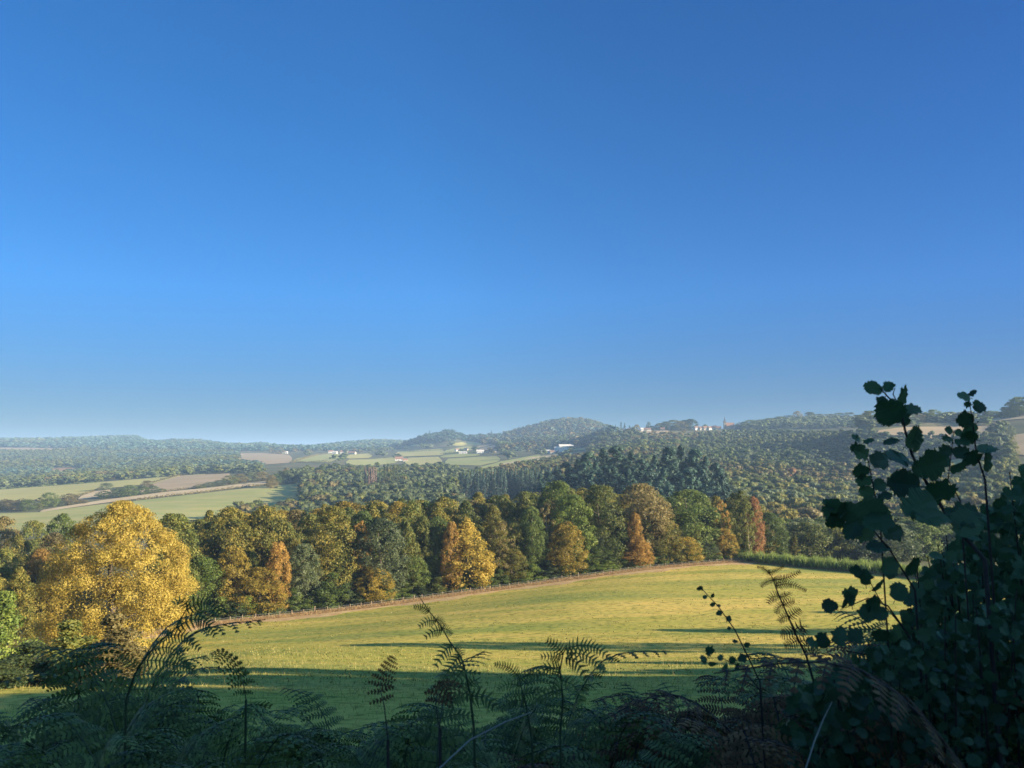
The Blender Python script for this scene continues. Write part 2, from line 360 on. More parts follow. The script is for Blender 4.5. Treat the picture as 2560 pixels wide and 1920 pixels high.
def crown_arrays(seed, H, W, base, prof, nlobe, lobe, nleaf, ls, flat=.8, shell=0., core=0, asp=.6, jit=.55):
    rg = np.random.default_rng(seed)
    t = rg.random(nlobe) ** .9; t[:3] = [.97, .9, .93]; ang = rg.random(nlobe) * 2 * np.pi
    r = PROF[prof](t) * W / 2
    lr = lobe * W * (.65 + .7 * rg.random(nlobe)) * (.55 + .45 * PROF[prof](t))
    rad = np.maximum(r - lr * .75, 0) * np.where(rg.random(nlobe) < .3, rg.random(nlobe) * .8, .85 + .2 * rg.random(nlobe))
    z = base + t * (H - base); z = np.minimum(z, H - lr * flat * .9)
    LC = np.stack([rad * np.cos(ang), rad * np.sin(ang), z], 1)
    w = lr ** 2; li = rg.choice(nlobe, nleaf, p=w / w.sum())
    D = rg.normal(size=(nleaf, 3)); D /= np.linalg.norm(D, axis=1)[:, None]
    O = LC[li] - np.array([0, 0, base + .4 * (H - base)]); O /= np.linalg.norm(O, axis=1)[:, None] + 1e-6
    D = D + .45 * O + np.array([0, 0, .18]); D /= np.linalg.norm(D, axis=1)[:, None]
    rr = (.72 + .33 * rg.random(nleaf)) * lr[li]; inner = rg.random(nleaf) < .16; rr[inner] *= .6
    C = LC[li] + D * rr[:, None] * np.array([1, 1, flat])
    C[:, 2] = np.maximum(C[:, 2], base * .6)
    N = D + rg.normal(size=(nleaf, 3)) * jit; N /= np.linalg.norm(N, axis=1)[:, None]
    size = ls * (.6 + .8 * rg.random(nleaf)); size[inner] *= 2.0
    if shell:
        k = int(nleaf * shell); ts = rg.random(k); an = rg.random(k) * 2 * np.pi
        bump = .9 + .10 * np.sin(an * 4 + ts * 9 + seed) + .09 * np.sin(an * 9 - ts * 15 + seed) + .07 * np.sin(an * 6 + ts * 33)
        rs = PROF[prof](ts) * W / 2 * bump * (.86 + .12 * rg.random(k))
        C[:k] = np.stack([rs * np.cos(an), rs * np.sin(an), base + ts * (H - base) * (.985 + .02 * rg.random(k))], 1)
        N[:k] = np.stack([np.cos(an), np.sin(an), -.1 + 1.1 * ts ** 2], 1) + rg.normal(size=(k, 3)) * jit; N[:k] /= np.linalg.norm(N[:k], axis=1)[:, None]
        size[:k] = ls * (.6 + .8 * rg.random(k))
    V, Q = quads(C, N, size, asp, rg)
    lobe_r = rg.random(nlobe)
    attr = np.clip(.5 * lobe_r[li] + .5 * rg.random(nleaf), 0, 1)
    if core:
        Vc, Qc = CUBE; vs = [V]; qs = [Q]; at2 = [attr]; o_ = len(V)
        for i in range(nlobe):
            vs.append(LC[i] + Vc * lr[i] * core * np.array([1, 1, flat]) * (1 + .18 * rg.normal(size=(len(Vc), 1)))); qs.append(Qc + o_); o_ += len(Vc)
            at2.append(np.clip(.5 * lobe_r[i] + .1 + .3 * rg.random(len(Qc)), 0, 1))
        V = np.concatenate(vs); Q = np.concatenate(qs); attr = np.concatenate(at2)
    return V, Q, attr
def _cube():
    idx = {}; V = []; Q = []
    def vid(p):
        if p not in idx: idx[p] = len(V); V.append(p)
        return idx[p]
    for ax in range(3):
        for sg in (-1, 1):
            for i in (-1, 0):
                for j in (-1, 0):
                    q = []
                    for (u, v) in ((i, j), (i + 1, j), (i + 1, j + 1), (i, j + 1)):
                        p = [0, 0, 0]; p[ax] = sg; p[(ax + 1) % 3] = u; p[(ax + 2) % 3] = v; q.append(vid(tuple(p)))
                    Q.append(q if sg > 0 else q[::-1])
    V = np.array(V, float); V /= np.linalg.norm(V, axis=1)[:, None]; return V, np.array(Q)
CUBE = _cube()
def tube(P, Rr, k=7):
    P = [Vector(p) for p in P]; V = []; Fq = []
    for i, p in enumerate(P):
        d = (P[min(i + 1, len(P) - 1)] - P[max(i - 1, 0)]).normalized()
        a = d.cross(Vector((.13, .97, .2))).normalized(); b = d.cross(a)
        for j in range(k):
            an = 2 * math.pi * j / k; V.append(p + (a * math.cos(an) + b * math.sin(an)) * Rr[i])
    for i in range(len(P) - 1):
        for j in range(k): Fq.append((i * k + j, i * k + (j + 1) % k, (i + 1) * k + (j + 1) % k, (i + 1) * k + j))
    return V, Fq
def join(parts):
    V = []; Fq = []; o = 0
    for v, f in parts:
        V += [tuple(x) for x in v]; Fq += [tuple(i + o for i in q) for q in f]; o += len(v)
    return V, Fq
def trunk_arrays(seed, H, W, r0, nlimb=7, top=.9, k=7, base=.2):
    rd = random.Random(seed); parts = []
    P = []; Rr = []; x = y = 0
    for i in range(8):
        t = i / 7; P.append((x, y, -.6 + (H * top + .6) * t)); Rr.append(r0 * (1 - t) ** .8 * (1.35 if i == 0 else 1) + .02)
        x += rd.uniform(-.02, .02) * H; y += rd.uniform(-.02, .02) * H
    parts.append(tube(P, Rr, k))
    for i in range(nlimb):
        t = base + (top - .15 - base) * (i + rd.random()) / nlimb; j = int(t * 7); p = Vector(P[j]).lerp(Vector(P[j + 1]), t * 7 - j)
        an = rd.random() * 6.28; ln = W * .42 * (1 - .5 * t) * rd.uniform(.7, 1.05); up = rd.uniform(.5, 1.1)
        q = [p, p + Vector((math.cos(an) * ln * .4, math.sin(an) * ln * .4, ln * .28 * up)), p + Vector((math.cos(an + .2) * ln * .75, math.sin(an + .2) * ln * .75, ln * .62 * up)), p + Vector((math.cos(an + .1) * ln, math.sin(an + .1) * ln, ln * .95 * up))]
        rr = r0 * .42 * (1 - t * .6)
        parts.append(tube(q, [rr, rr * .7, rr * .4, .02], 5))
    return join(parts)

LM = {
 'olive': leafmat('leaf_olive', [(0.073, 0.098, 0.024), (0.140, 0.159, 0.037), (0.244, 0.220, 0.049)]),
 'olivey': leafmat('leaf_olive_yellow', [(0.098, 0.104, 0.024), (0.195, 0.183, 0.037), (0.354, 0.268, 0.055)]),
 'green': leafmat('leaf_green', [(.06, .09, .024), (.105, .145, .032), (.175, .205, .05)]),
 'bright': leafmat('leaf_bright_green', [(.085, .125, .026), (.155, .21, .038), (.26, .29, .06)]),
 'grey': leafmat('leaf_grey_green', [(0.079, 0.104, 0.049), (0.134, 0.165, 0.073), (0.207, 0.220, 0.104)]),
 'brown': leafmat('leaf_brown', [(.11, .09, .035), (.19, .155, .055), (.28, .22, .085)]),
 'yellow': leafmat('leaf_yellow', [(.25, .175, .035), (.37, .27, .05), (.48, .37, .075)], objvar=.1),
 'gold': leafmat('leaf_gold', [(.18, .14, .028), (.32, .24, .04), (.46, .33, .06)]),
 'orange': leafmat('leaf_orange', [(.19, .12, .03), (.33, .20, .045), (.46, .28, .07)]),
 'rust': leafmat('leaf_rust', [(0.159, 0.073, 0.030), (0.293, 0.140, 0.055), (0.403, 0.220, 0.085)]),
 'fir': leafmat('needle_fir', [(0.020, 0.044, 0.035), (0.035, 0.079, 0.054), (0.071, 0.120, 0.071)], trans=.1),
 'spruce': leafmat('needle_spruce', [(0.032, 0.063, 0.056), (0.056, 0.104, 0.079), (0.095, 0.135, 0.095)], trans=.1),
 'dead': leafmat('needle_dead', [(0.159, 0.111, 0.095), (0.254, 0.174, 0.143), (0.349, 0.238, 0.190)], trans=.1),
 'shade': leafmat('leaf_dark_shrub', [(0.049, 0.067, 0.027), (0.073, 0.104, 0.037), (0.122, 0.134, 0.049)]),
}
BARK = plain('bark', (.10, .08, .06), .9, 4, .5)
PALEBARK = plain('pale_bark', (.30, .24, .18), .9, 4, .4)

def crown_mesh(name, *a, **k):
    V, Q, at = crown_arrays(*a, **k); return mesh(name, V, Q, attr=at)
# nominal wall tree 22 m high, 13 m wide
NH, NW = 22.0, 13.0
CR = {}
for i in range(4):
    CR['round%d' % i] = crown_mesh('crown', 100 + i, NH, NW, 1.6, 'round', 150, .12, 16000, .38, shell=.10)
    CR['tall%d' % i] = crown_mesh('crown', 120 + i, NH, NW, .6, 'tall', 150, .12, 16000, .38, shell=.10)
for i in range(2):
    CR['dome%d' % i] = crown_mesh('crown', 140 + i, NH, NW, 1.2, 'dome', 150, .12, 16000, .38, shell=.10)
    CR['sparse%d' % i] = crown_mesh('crown', 150 + i, NH, NW, 3.5, 'tall', 120, .075, 5000, .38)
    CR['conifer%d' % i] = crown_mesh('crown', 160 + i, NH, NW, 1.5, 'cone', 130, .10, 7000, .55, flat=.45)
    CR['shrub%d' % i] = crown_mesh('foliage', 170 + i, NH, NW, .3, 'dome', 45, .2, 6500, .65)
TR = {}
for i in range(4):
    V, Fq = trunk_arrays(200 + i, NH, NW, .38, 9); TR[i] = mesh('trunk', V, Fq, smooth=True)

def make_tree(name, crown, mat, p, h, wd, label, cat='tree', group=None, rz=None, trunk=0, bark=None, depth=None):
    e = bpy.data.objects.new(name, None); COL.objects.link(e); e.location = p; e.empty_display_size = .5
    sx = wd / NW; dx = (depth or wd) / NW
    e.scale = (sx, dx, h / NH)
    tag(e, label, cat, group)
    c = bpy.data.objects.new('foliage' if 'shrub' in crown else 'crown', CR[crown]); COL.objects.link(c); c.parent = e
    if len(CR[crown].materials) == 0: CR[crown].materials.append(LM['olive'])
    c.material_slots[0].link = 'OBJECT'; c.material_slots[0].material = LM[mat]
    if rz is not None: c.rotation_euler.z = rz
    if trunk is not None:
        t = bpy.data.objects.new('stem' if 'shrub' in crown else 'trunk', TR[trunk % 4]); COL.objects.link(t); t.parent = e
        if len(TR[trunk % 4].materials) == 0: TR[trunk % 4].materials.append(BARK)
        t.material_slots[0].link = 'OBJECT'; t.material_slots[0].material = bark or BARK
    return e
def wtree(px, top, wpx, crown, mat, label, dY=0, cat='tree', group=None, rz=None, bark=None, name='deciduous_tree', bot=None):
    Y = float(np.interp(px, [f[0] for f in FENCE], [f[2] for f in FENCE])) + 7.5 + dY
    if px > 741: Y = 236 + (px - 741) * .1 + 3 + dY
    p = on(px, Y)
    zt = ray(px, top)[1] * Y
    h = zt - p.z
    if rz is None: rz = (px * 1.7) % 6.28
    return make_tree(name, crown, mat, p - Vector((0, 0, .2)), h, hpx(wpx, Y) * 1.25, label, cat, group, rz, int(px) % 4, bark, depth=max(hpx(wpx, Y) * 1.1, 7))
WG = 'autumn trees of the wood edge behind the meadow fence'
WALL = [
 # px, top, width, crown, material, label, dY
 (176, 513, 48, 'round0', 'olive', 'olive green tree whose crown shows just right of the big golden tree', 6),
 (205, 556, 44, 'tall1', 'bright', 'low bright green tree filling the gap right of the golden tree', 0),
 (232, 507, 46, 'round1', 'olivey', 'broad olive yellow crown second along the wood edge from the golden tree', 9),
 (236, 545, 34, 'tall2', 'gold', 'golden brown tree left of the bright orange streak', 1),
 (268, 505, 46, 'round2', 'olivey', 'olive yellow crown high above the orange streaked tree', 10),
 (262, 566, 46, 'tall0', 'gold', 'low golden orange tree at the fence below the orange streak', -1),
 (281, 541, 23, 'tall3', 'orange', 'narrow bright orange tree in the left third of the wood edge', 0),
 (306, 543, 32, 'tall1', 'grey', 'slim grey green tree right of the narrow orange tree', 1),
 (333, 505, 46, 'tall2', 'olivey', 'tall olive tree with hanging foliage right of the grey green tree', 4),
 (334, 572, 34, 'shrub0', 'green', 'dark green low tree under the olive hanging foliage', -1),
 (361, 520, 24, 'sparse0', 'orange', 'thin orange brown tree left of the rounded grey olive tree', 3),
 (384, 518, 42, 'round3', 'grey', 'rounded grey olive tree in the middle left of the wood edge', 1),
 (377, 566, 34, 'tall3', 'gold', 'low orange brown tree drooping at the foot of the grey olive tree', -2),
 (412, 500, 36, 'tall0', 'olive', 'dull olive tree beside the dark gap left of centre', 9),
 (416, 556, 26, 'round0', 'green', 'small dark green tree standing in the dark gap', 1),
 (438, 516, 34, 'tall2', 'green', 'upright green tree left of the yellow orange tree', 4),
 (466, 517, 50, 'dome0', 'gold', 'large yellow orange tree glowing near the centre of the wood edge', 0),
 (452, 521, 18, 'tall1', 'orange', 'orange topped slim tree on the left shoulder of the yellow orange tree', -1),
 (500, 520, 30, 'sparse1', 'brown', 'half bare brown tree right of the yellow orange tree', 2),
 (513, 548, 26, 'tall3', 'olivey', 'low olive gold tree below the half bare brown tree', 0),
 (531, 506, 24, 'round1', 'green', 'green tree with a pale bare trunk left of the dark cleft', 2),
 (548, 502, 26, 'sparse0', 'brown', 'grey brown thinning tree left of the bright green crown', 6),
 (557, 480, 40, 'round2', 'green', 'tallest green crown rising above the bright green tree', 13),
 (571, 494, 40, 'round3', 'bright', 'bright lime green round crown right of centre', 4),
 (566, 521, 34, 'tall0', 'gold', 'orange brown tree in front of the lime green crown', -1),
 (600, 484, 46, 'tall3', 'olive', 'large dark olive tree right of the lime green crown', 5),
 (596, 545, 34, 'tall1', 'green', 'green lower tree right of the orange brown tree', 1),
 (640, 483, 52, 'round0', 'brown', 'big brownish olive crown above the round orange tree', 7),
 (636, 533, 28, 'dome1', 'orange', 'rounded orange tree at the fence two thirds along the wood edge', -1),
 (634, 512, 15, 'tall2', 'orange', 'small orange tuft of a tree above the rounded orange tree', 0),
 (662, 516, 34, 'tall0', 'olivey', 'olive orange tree right of the rounded orange tree', 1),
 (688, 489, 50, 'round1', 'green', 'wide green crown left of the slender flame orange tree', 5),
 (683, 536, 30, 'tall3', 'gold', 'low golden tree under the wide green crown', -1),
 (704, 540, 24, 'round2', 'grey', 'small grey green tree between golden tree and flame orange tree', 0),
 (720, 500, 15, 'sparse1', 'orange', 'slender flame orange tree with bare upper twigs', 1),
 (723, 528, 21, 'tall1', 'yellow', 'short yellow orange tree at the foot of the bare twigged tree', -1),
 (739, 490, 34, 'tall0', 'olive', 'olive tree right of the slender flame orange tree', 5),
 (752, 496, 17, 'tall2', 'rust', 'narrow rust coloured tree at the right end of the wood edge', 5),
 (746, 500, 13, 'sparse0', 'olive', 'thin pale stemmed tree at the fence corner', 1),
 (768, 512, 30, 'tall1', 'green', 'dark green tree just beyond the fence corner', 14),
 (792, 535, 13, 'conifer0', 'olivey', 'small yellow green young fir behind the grassy hedge', 3),
]
for (px, top, wpx, cr, mt, lb, dY) in WALL:
    wtree(px, top, wpx, cr, mt, lb, dY, group=WG, bark=PALEBARK if px in (531, 746, 739, 548, 306) else None,
          name='shrub' if 'shrub' in cr else ('fir_tree' if 'conifer' in cr else 'deciduous_tree'))
# rear rows of the wood edge
TOPL = [(150, 520), (171, 512), (231, 508), (296, 506), (340, 501), (370, 498), (420, 493), (463, 491), (523, 490), (560, 484), (597, 486), (640, 485), (676, 492), (720, 492), (760, 505)]
rd = random.Random(3)
shapes = ['round0', 'round1', 'round2', 'round3', 'tall0', 'tall2', 'dome0', 'dome1']
rear_mats = ['olivey', 'olivey', 'olive', 'brown', 'olivey', 'green', 'olive', 'brown', 'olivey', 'gold']
adj = {'olivey': 'yellowish olive', 'olive': 'olive green', 'brown': 'brownish', 'gold': 'golden', 'green': 'dark green'}
for row in range(3):
    px = 168 + row * 9
    while px < 765:
        wpx = rd.uniform(34, 46); mt = rd.choice(rear_mats)
        if px > 520 and mt in ('gold',): mt = 'olive'
        Yf = float(np.interp(px, [f[0] for f in FENCE], [f[2] for f in FENCE])); dY = 16 + 13 * row + rd.uniform(-3, 3)
        top = polyat(TOPL, px) + rd.uniform(0, 7) + (9 if row == 0 else 3 if row == 1 else 0)
        sec = 'left third' if px < 340 else 'middle' if px < 540 else 'right third'
        wtree(px, top, wpx, rd.choice(shapes), mt, '%s crown behind the front trees, %s %s' % (adj[mt], sec, ['in the second row', 'in the third row', 'in the rearmost row'][row]),
              dY, group='crowns of the wood behind its front trees', rz=rd.random() * 6)
        px += wpx * .62
# half-height trees knitting the edge together
px = 186; i = 0
while px < 742:
    mt = rd.choice(['olive', 'green', 'olivey', 'olive', 'grey']); base_y = polyat([(f[0], f[1]) for f in FENCE], px)
    top = base_y - (base_y - polyat(TOPL, px)) * rd.uniform(.42, .8)
    wtree(px, top, rd.uniform(16, 28), rd.choice(['round0', 'tall3', 'tall1', 'dome1', 'tall2']), mt, '%s half height tree filling the wood edge, %s' % (adj.get(mt, 'grey green'), 'left third' if px < 340 else 'middle' if px < 540 else 'right third'), 2.5 + rd.uniform(0, 2), group='half height trees of the wood edge', rz=rd.random() * 6)
    px += rd.uniform(12, 19); i += 1
# undergrowth shrubs at the foot of the wood
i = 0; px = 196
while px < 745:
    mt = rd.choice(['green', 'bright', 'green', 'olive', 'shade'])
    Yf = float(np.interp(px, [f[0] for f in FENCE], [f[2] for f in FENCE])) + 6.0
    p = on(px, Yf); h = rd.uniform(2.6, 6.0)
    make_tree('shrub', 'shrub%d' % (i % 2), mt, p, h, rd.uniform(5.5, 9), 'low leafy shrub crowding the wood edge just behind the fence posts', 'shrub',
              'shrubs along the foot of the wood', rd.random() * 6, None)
    px += rd.uniform(11, 19); i += 1

# the golden tree
V, Q, at = crown_arrays(11, 24, 23.5, .5, 'gold', 300, .075, 110000, .235, jit=.42, shell=.2)
gy_ = 128; p = on(124, gy_)
gt = bpy.data.objects.new('golden_tree', None); COL.objects.link(gt); gt.location = p
tag(gt, 'huge dome shaped golden yellow tree standing alone at left of the meadow', 'tree')
zt = ray(123, 501)[1] * gy_ - p.z
gt.scale = (hpx(144, gy_) / 23.5, hpx(144, gy_) / 23.5, zt / 24)
obj('crown', mesh('crown', V, Q, attr=at), LM['yellow'], gt)
V, Fq = trunk_arrays(31, 24, 22, .6, 12); obj('trunk', mesh('trunk', V, Fq, smooth=True), BARK, gt)

# trees and bushes left of and below the golden tree
def free_tree(px, top, wpx, Y, crown, mat, label, cat='tree', name='deciduous_tree', group=None, trunk=1, depth=None):
    p = on(px, Y); h = ray(px, top)[1] * Y - p.z
    return make_tree(name, crown, mat, p - Vector((0, 0, .2)), h, hpx(wpx, Y), label, cat, group, (px * 2.3) % 6.28, trunk, depth=depth)
free_tree(14, 590, 62, 105, 'shrub0', 'bright', 'bright green bush at the left edge in front of the brown wood', 'shrub', 'bush')
free_tree(-28, 585, 60, 108, 'shrub1', 'green', 'green bush cut off by the left edge beside the bright green bush', 'shrub', 'bush')
free_tree(26, 566, 50, 150, 'dome1', 'olivey', 'yellowish small tree between bright green bush and golden tree', 'tree')
free_tree(-15, 552, 50, 170, 'round2', 'olivey', 'olive yellow tree at the left edge above the bright green bush', 'tree')
for k, (px, top, wpx, Y, mt, lb) in enumerate([
    (8, 516, 40, 235, 'brown', 'brownish crown at the far left of the wood beyond the golden tree'),
    (38, 520, 38, 230, 'olive', 'olive crown halfway between left edge and golden tree'),
    (66, 513, 38, 240, 'green', 'green crown nearest the left shoulder of the golden tree'),
    (-22, 514, 44, 240, 'brown', 'brown crown cut by the left edge of the picture'),
    (22, 534, 38, 205, 'olivey', 'lower olive gold crown in the left wood'),
    (58, 532, 38, 205, 'brown', 'lower brown crown touching the golden tree on its left'),
    (-8, 530, 40, 205, 'green', 'lower green crown at the left edge'),
    (88, 524, 34, 215, 'brown', 'brown crown peeping out behind the golden tree left side'),
    (46, 548, 36, 180, 'orange', 'orange brown crown above the yellowish small tree'),
    (10, 548, 36, 180, 'olive', 'small olive crown above the yellowish tree by the left edge')]):
    free_tree(px, top, wpx, Y, shapes[k % 8], mt, lb, group='trees of the left wood', trunk=k)
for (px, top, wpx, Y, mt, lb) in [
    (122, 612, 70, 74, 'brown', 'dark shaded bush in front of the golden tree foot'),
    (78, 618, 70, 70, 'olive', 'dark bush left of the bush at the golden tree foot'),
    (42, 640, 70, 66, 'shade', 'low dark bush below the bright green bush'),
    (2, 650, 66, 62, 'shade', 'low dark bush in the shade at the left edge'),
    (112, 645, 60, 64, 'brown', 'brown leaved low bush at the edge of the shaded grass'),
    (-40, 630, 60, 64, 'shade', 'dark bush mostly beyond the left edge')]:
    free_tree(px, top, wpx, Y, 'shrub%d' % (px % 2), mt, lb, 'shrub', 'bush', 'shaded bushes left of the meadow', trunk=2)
free_tree(192, 592, 16, 163, 'tall1', 'green', 'small dark green tree by the fence at left end', 'tree')

# trees whose long shadows lie across the meadow, right of and behind the viewer
def shadow_oak(px, py, Ld, wd, k):
    """an oak whose crown top casts its shadow tip on the meadow at that spot"""
    g = ground_at(px, py, 45, 300)
    while (g.x + Ld * math.sin(R(AZ)) - wd * .75) / (g.y + Ld * math.cos(R(AZ))) < (1050 - 512) / F: Ld += 3
    x = g.x + Ld * math.sin(R(AZ)); y = g.y + Ld * math.cos(R(AZ))
    z = hz1(x, y); h = g.z + Ld * math.tan(R(EL)) - z
    print('oak', k, round(x), round(y), round(h, 1))
    make_tree('oak_tree', 'dome%d' % (k % 2) if k > 2 else 'tall1', 'olive', Vector((x, y, z - .3)), h, wd * (1.15 if k > 2 else 1), 'oak right of the view whose long shadow lies across the meadow', 'tree', 'oaks right of the viewer', k * 1.3, k)
k = 0
for tip in [(333, 647, 100, 9), (643, 631, 74, 7.5), (800, 613, 66, 7), (570, 664, 74, 9), (480, 692, 82, 10), (190, 674, 128, 11), (150, 684, 122, 12), (120, 700, 115, 12), (330, 720, 92, 12), (560, 700, 70, 10), (60, 690, 135, 12), (420, 735, 80, 12), (250, 688, 115, 14), (20, 700, 130, 14), (-40, 690, 140, 14), (620, 672, 66, 12), (200, 720, 110, 14), (100, 682, 135, 14), (330, 698, 100, 12), (0, 684, 150, 14), (30, 694, 140, 14), (70, 706, 128, 14), (0, 722, 135, 14), (565, 674, 80, 13), (500, 694, 88, 13), (525, 697, 76, 14), (440, 712, 84, 14), (-30, 705, 140, 15), (600, 690, 62, 12), (-70, 690, 92, 14), (-70, 704, 92, 14), (-60, 722, 88, 14), (-20, 698, 92, 14), (10, 712, 86, 13), (-110, 715, 90, 14)]:
    shadow_oak(*tip, k); k += 1
for (x, y, h, wd) in [(52, 25, 24, 13), (47, 14, 22, 13), (36, 6, 20, 11), (26, -2, 17, 10), (40, -6, 20, 12), (19, -9, 14, 9), (30, -14, 18, 12), (14, -16, 15, 10), (45, 2, 24, 12), (62, 10, 28, 14), (66, 24, 30, 14), (50, -14, 24, 14)]:
    make_tree('oak_tree', shapes[k % 8], 'olive', Vector((x, y, hz1(x, y) - .3)), h, wd, 'oak of the wood beside the viewer, outside the view to the right', 'tree', 'oaks beside the viewer', k * 1.3, k)
    k += 1

# ------------------------------------------------------------------ wooded hillsides: low detail single trees
CR2 = {}
for i in range(5):
    CR2['round%d' % i] = [crown_arrays(300 + i, 13, 11, .8, 'round', 60, .15, 5500, .42, jit=.5, shell=.1), 13, 11]
for i in range(3):
    CR2['conifer%d' % i] = [crown_arrays(330 + i, 26, 8, 1.0, 'cone', 90, .15, 2600, .55, flat=.5), 26, 8]
for i in range(2):
    CR2['bigfir%d' % i] = [crown_arrays(340 + i, 28, 14, 1.0, ['dome', 'tall'][i], 130, .13, 8000, .48, flat=.9, core=.6), 28, 14]
MESH2 = {}
for k, (arr, h, wd) in CR2.items():
    V, Q, at = arr
    tv, tf = tube([(0, 0, -.5), (0, 0, h * .45), (0, 0, h * .8)], [.3, .2, .05], 5)
    n0 = len(V); V2 = np.concatenate([V, np.array(tv)]); tf = np.array(tf) + n0
    MESH2[k] = mesh('tree', V2, np.concatenate([Q, tf]), attr=np.concatenate([at, np.zeros(len(tf))]), mi=[0] * len(Q) + [1] * len(tf))
    MESH2[k].materials.append(LM['olive']); MESH2[k].materials.append(BARK)
def mid_tree(kind, mat, p, h, wd, label, group, cat='tree', name='deciduous_tree'):
    o = bpy.data.objects.new(name, MESH2[kind]); COL.objects.link(o)
    o.material_slots[0].link = 'OBJECT'; o.material_slots[0].material = LM[mat]
    _, H0, W0 = CR2[kind]
    o.location = p; o.scale = (wd / W0, wd / W0, h / H0); o.rotation_euler.z = rd.random() * 6.28
    return tag(o, label, cat, group)

# stuff wood: many small trees in one object, merged per colour by material index
def far_wood(name, items, mats, label, nleaf=60, ls=2.2, cat='wood', conifer=False):
    """items: (x, y, z, h, w, colour index)"""
    protos = []
    for i in range(9):
        protos.append(crown_arrays(500 + i, 1.0, 1.0, .05, 'cone' if conifer else 'round', 13 if not conifer else 14, .20, nleaf, ls, flat=.8, jit=.55, core=.8))
    Vs = []; Qs = []; As = []; Ms = []; o = 0
    for k, (x, y, z, h, w_, ci) in enumerate(items):
        V, Q, at = protos[k % 9]; an = rd.random() * 6.28; c, s = math.cos(an), math.sin(an)
        W = np.empty_like(V); W[:, 0] = (V[:, 0] * c - V[:, 1] * s) * w_ + x; W[:, 1] = (V[:, 0] * s + V[:, 1] * c) * w_ + y; W[:, 2] = V[:, 2] * h + z
        Vs.append(W); Qs.append(Q + o); As.append(np.clip(.25 + at * .5 + rd.uniform(-.16, .16), 0, 1)); Ms.append(np.full(len(Q), ci)); o += len(V)
    me = mesh(name, np.concatenate(Vs), np.concatenate(Qs), attr=np.concatenate(As), mi=np.concatenate(Ms))
    ob = obj(name, me, [LM[m] for m in mats])
    return tag(ob, label, cat, kind='stuff')

def scatter(top, bot, Y0, Y1, spacing, n_try):
    """points on the terrain whose foot lies between two sight lines"""
    out = []; x0 = max(top[0][0], bot[0][0]); x1 = min(top[-1][0], bot[-1][0]); cell = {}
    for _ in range(n_try):
        px = rd.uniform(x0, x1); u = rd.random(); Y = math.sqrt(Y0 * Y0 + u * (Y1 * Y1 - Y0 * Y0))
        a = ray(px, 455)[0]; x = a * Y; z = hz1(x, Y); py = 384 - F * ((z * math.cos(TH) - Y * math.sin(TH)) / (Y * math.cos(TH) + z * math.sin(TH)))
        if not (polyat(top, px) <= py <= polyat(bot, px)): continue
        kx, ky = int(x // spacing), int(Y // spacing); ok = True
        for i in (-1, 0, 1):
            for j in (-1, 0, 1):
                for (qx, qy) in cell.get((kx + i, ky + j), ()):
                    if (qx - x) ** 2 + (qy - Y) ** 2 < spacing * spacing: ok = False
        if not ok: continue
        cell.setdefault((kx, ky), []).append((x, Y)); out.append((x, Y, z, px, py))
    return out
def infield(px, py):
    for k, tp, bt in FIELDS:
        if max(tp[0][0], bt[0][0]) <= px <= min(tp[-1][0], bt[-1][0]) and polyat(tp, px) - .3 <= py <= polyat(bt, px) + .8: return True
    return False

PAL = ['green', 'olive', 'grey', 'brown', 'olivey', 'rust', 'fir', 'spruce', 'dead', 'bright']
NAMEC = {'green': 'dark green', 'olive': 'olive', 'grey': 'grey green', 'brown': 'brown', 'olivey': 'yellowish', 'rust': 'rust red', 'bright': 'fresh green', 'fir': 'blue green', 'spruce': 'blue green', 'dead': 'dead grey pink'}
def noisecol(x, y, weights, sc=60):
    v = math.sin(x / sc + 1.3 * math.sin(y / sc * .7)) * .5 + math.sin(y / sc * 1.4 + 2 + x / sc * .3) * .5 + rd.gauss(0, .34)
    c = np.cumsum([w for _, w in weights]); c = c / c[-1]; q = .5 + .5 * math.erf(v / 1.15)
    return weights[int(np.searchsorted(c, min(q, .999)))][0]
PHW = [('green', 2.4), ('grey', 3.2), ('olive', 4), ('olivey', 1.0), ('brown', 1.6), ('rust', .2)]

# right hillside between meadow hedge and village ridge
pts = scatter([(700, 439), (740, 437), (760, 437), (800, 438), (860, 440), (1010, 432)], [(700, 556), (741, 556), (800, 560), (880, 562), (1010, 560)], 262, 1650, 7.0, 130000)
pts = [p for p in pts if not infield(p[3], p[4])]
pts.sort(key=lambda p: p[1])
near = pts[:80]; rest = pts[80:]
for (x, y, z, px, py) in near:
    mt = noisecol(x, y, PHW, 30)
    band = 'just beyond the meadow hedge' if y < 330 else 'low on the right hillside'
    side = 'left of the hazel leaves' if px < 850 else 'behind the hazel leaves'
    mid_tree('round%d' % rd.randrange(5), mt, (x, y, z - .3), rd.uniform(10, 15), rd.uniform(12, 17), '%s rounded tree %s, %s' % (NAMEC[mt], band, side), 'trees on the lower right hillside')
items = []
for (x, y, z, px, py) in rest:
    mt = noisecol(x, y, PHW, 85)
    items.append((x, y, z - .5, rd.uniform(8, 16), rd.uniform(10, 19), PAL.index(mt)))
hi = [it for it in items if it[1] < 620]; items = [it for it in items if it[1] >= 620]
far_wood('hillside_wood', hi, PAL, 'rounded green and brown crowns of the wood on the near part of the right hillside', nleaf=1100, ls=.045)
if items: far_wood('hillside_wood', items, PAL, 'mixed autumn wood covering the right hillside up to the village', nleaf=420, ls=.068)
print('hillside', len(near), len(hi), len(items))

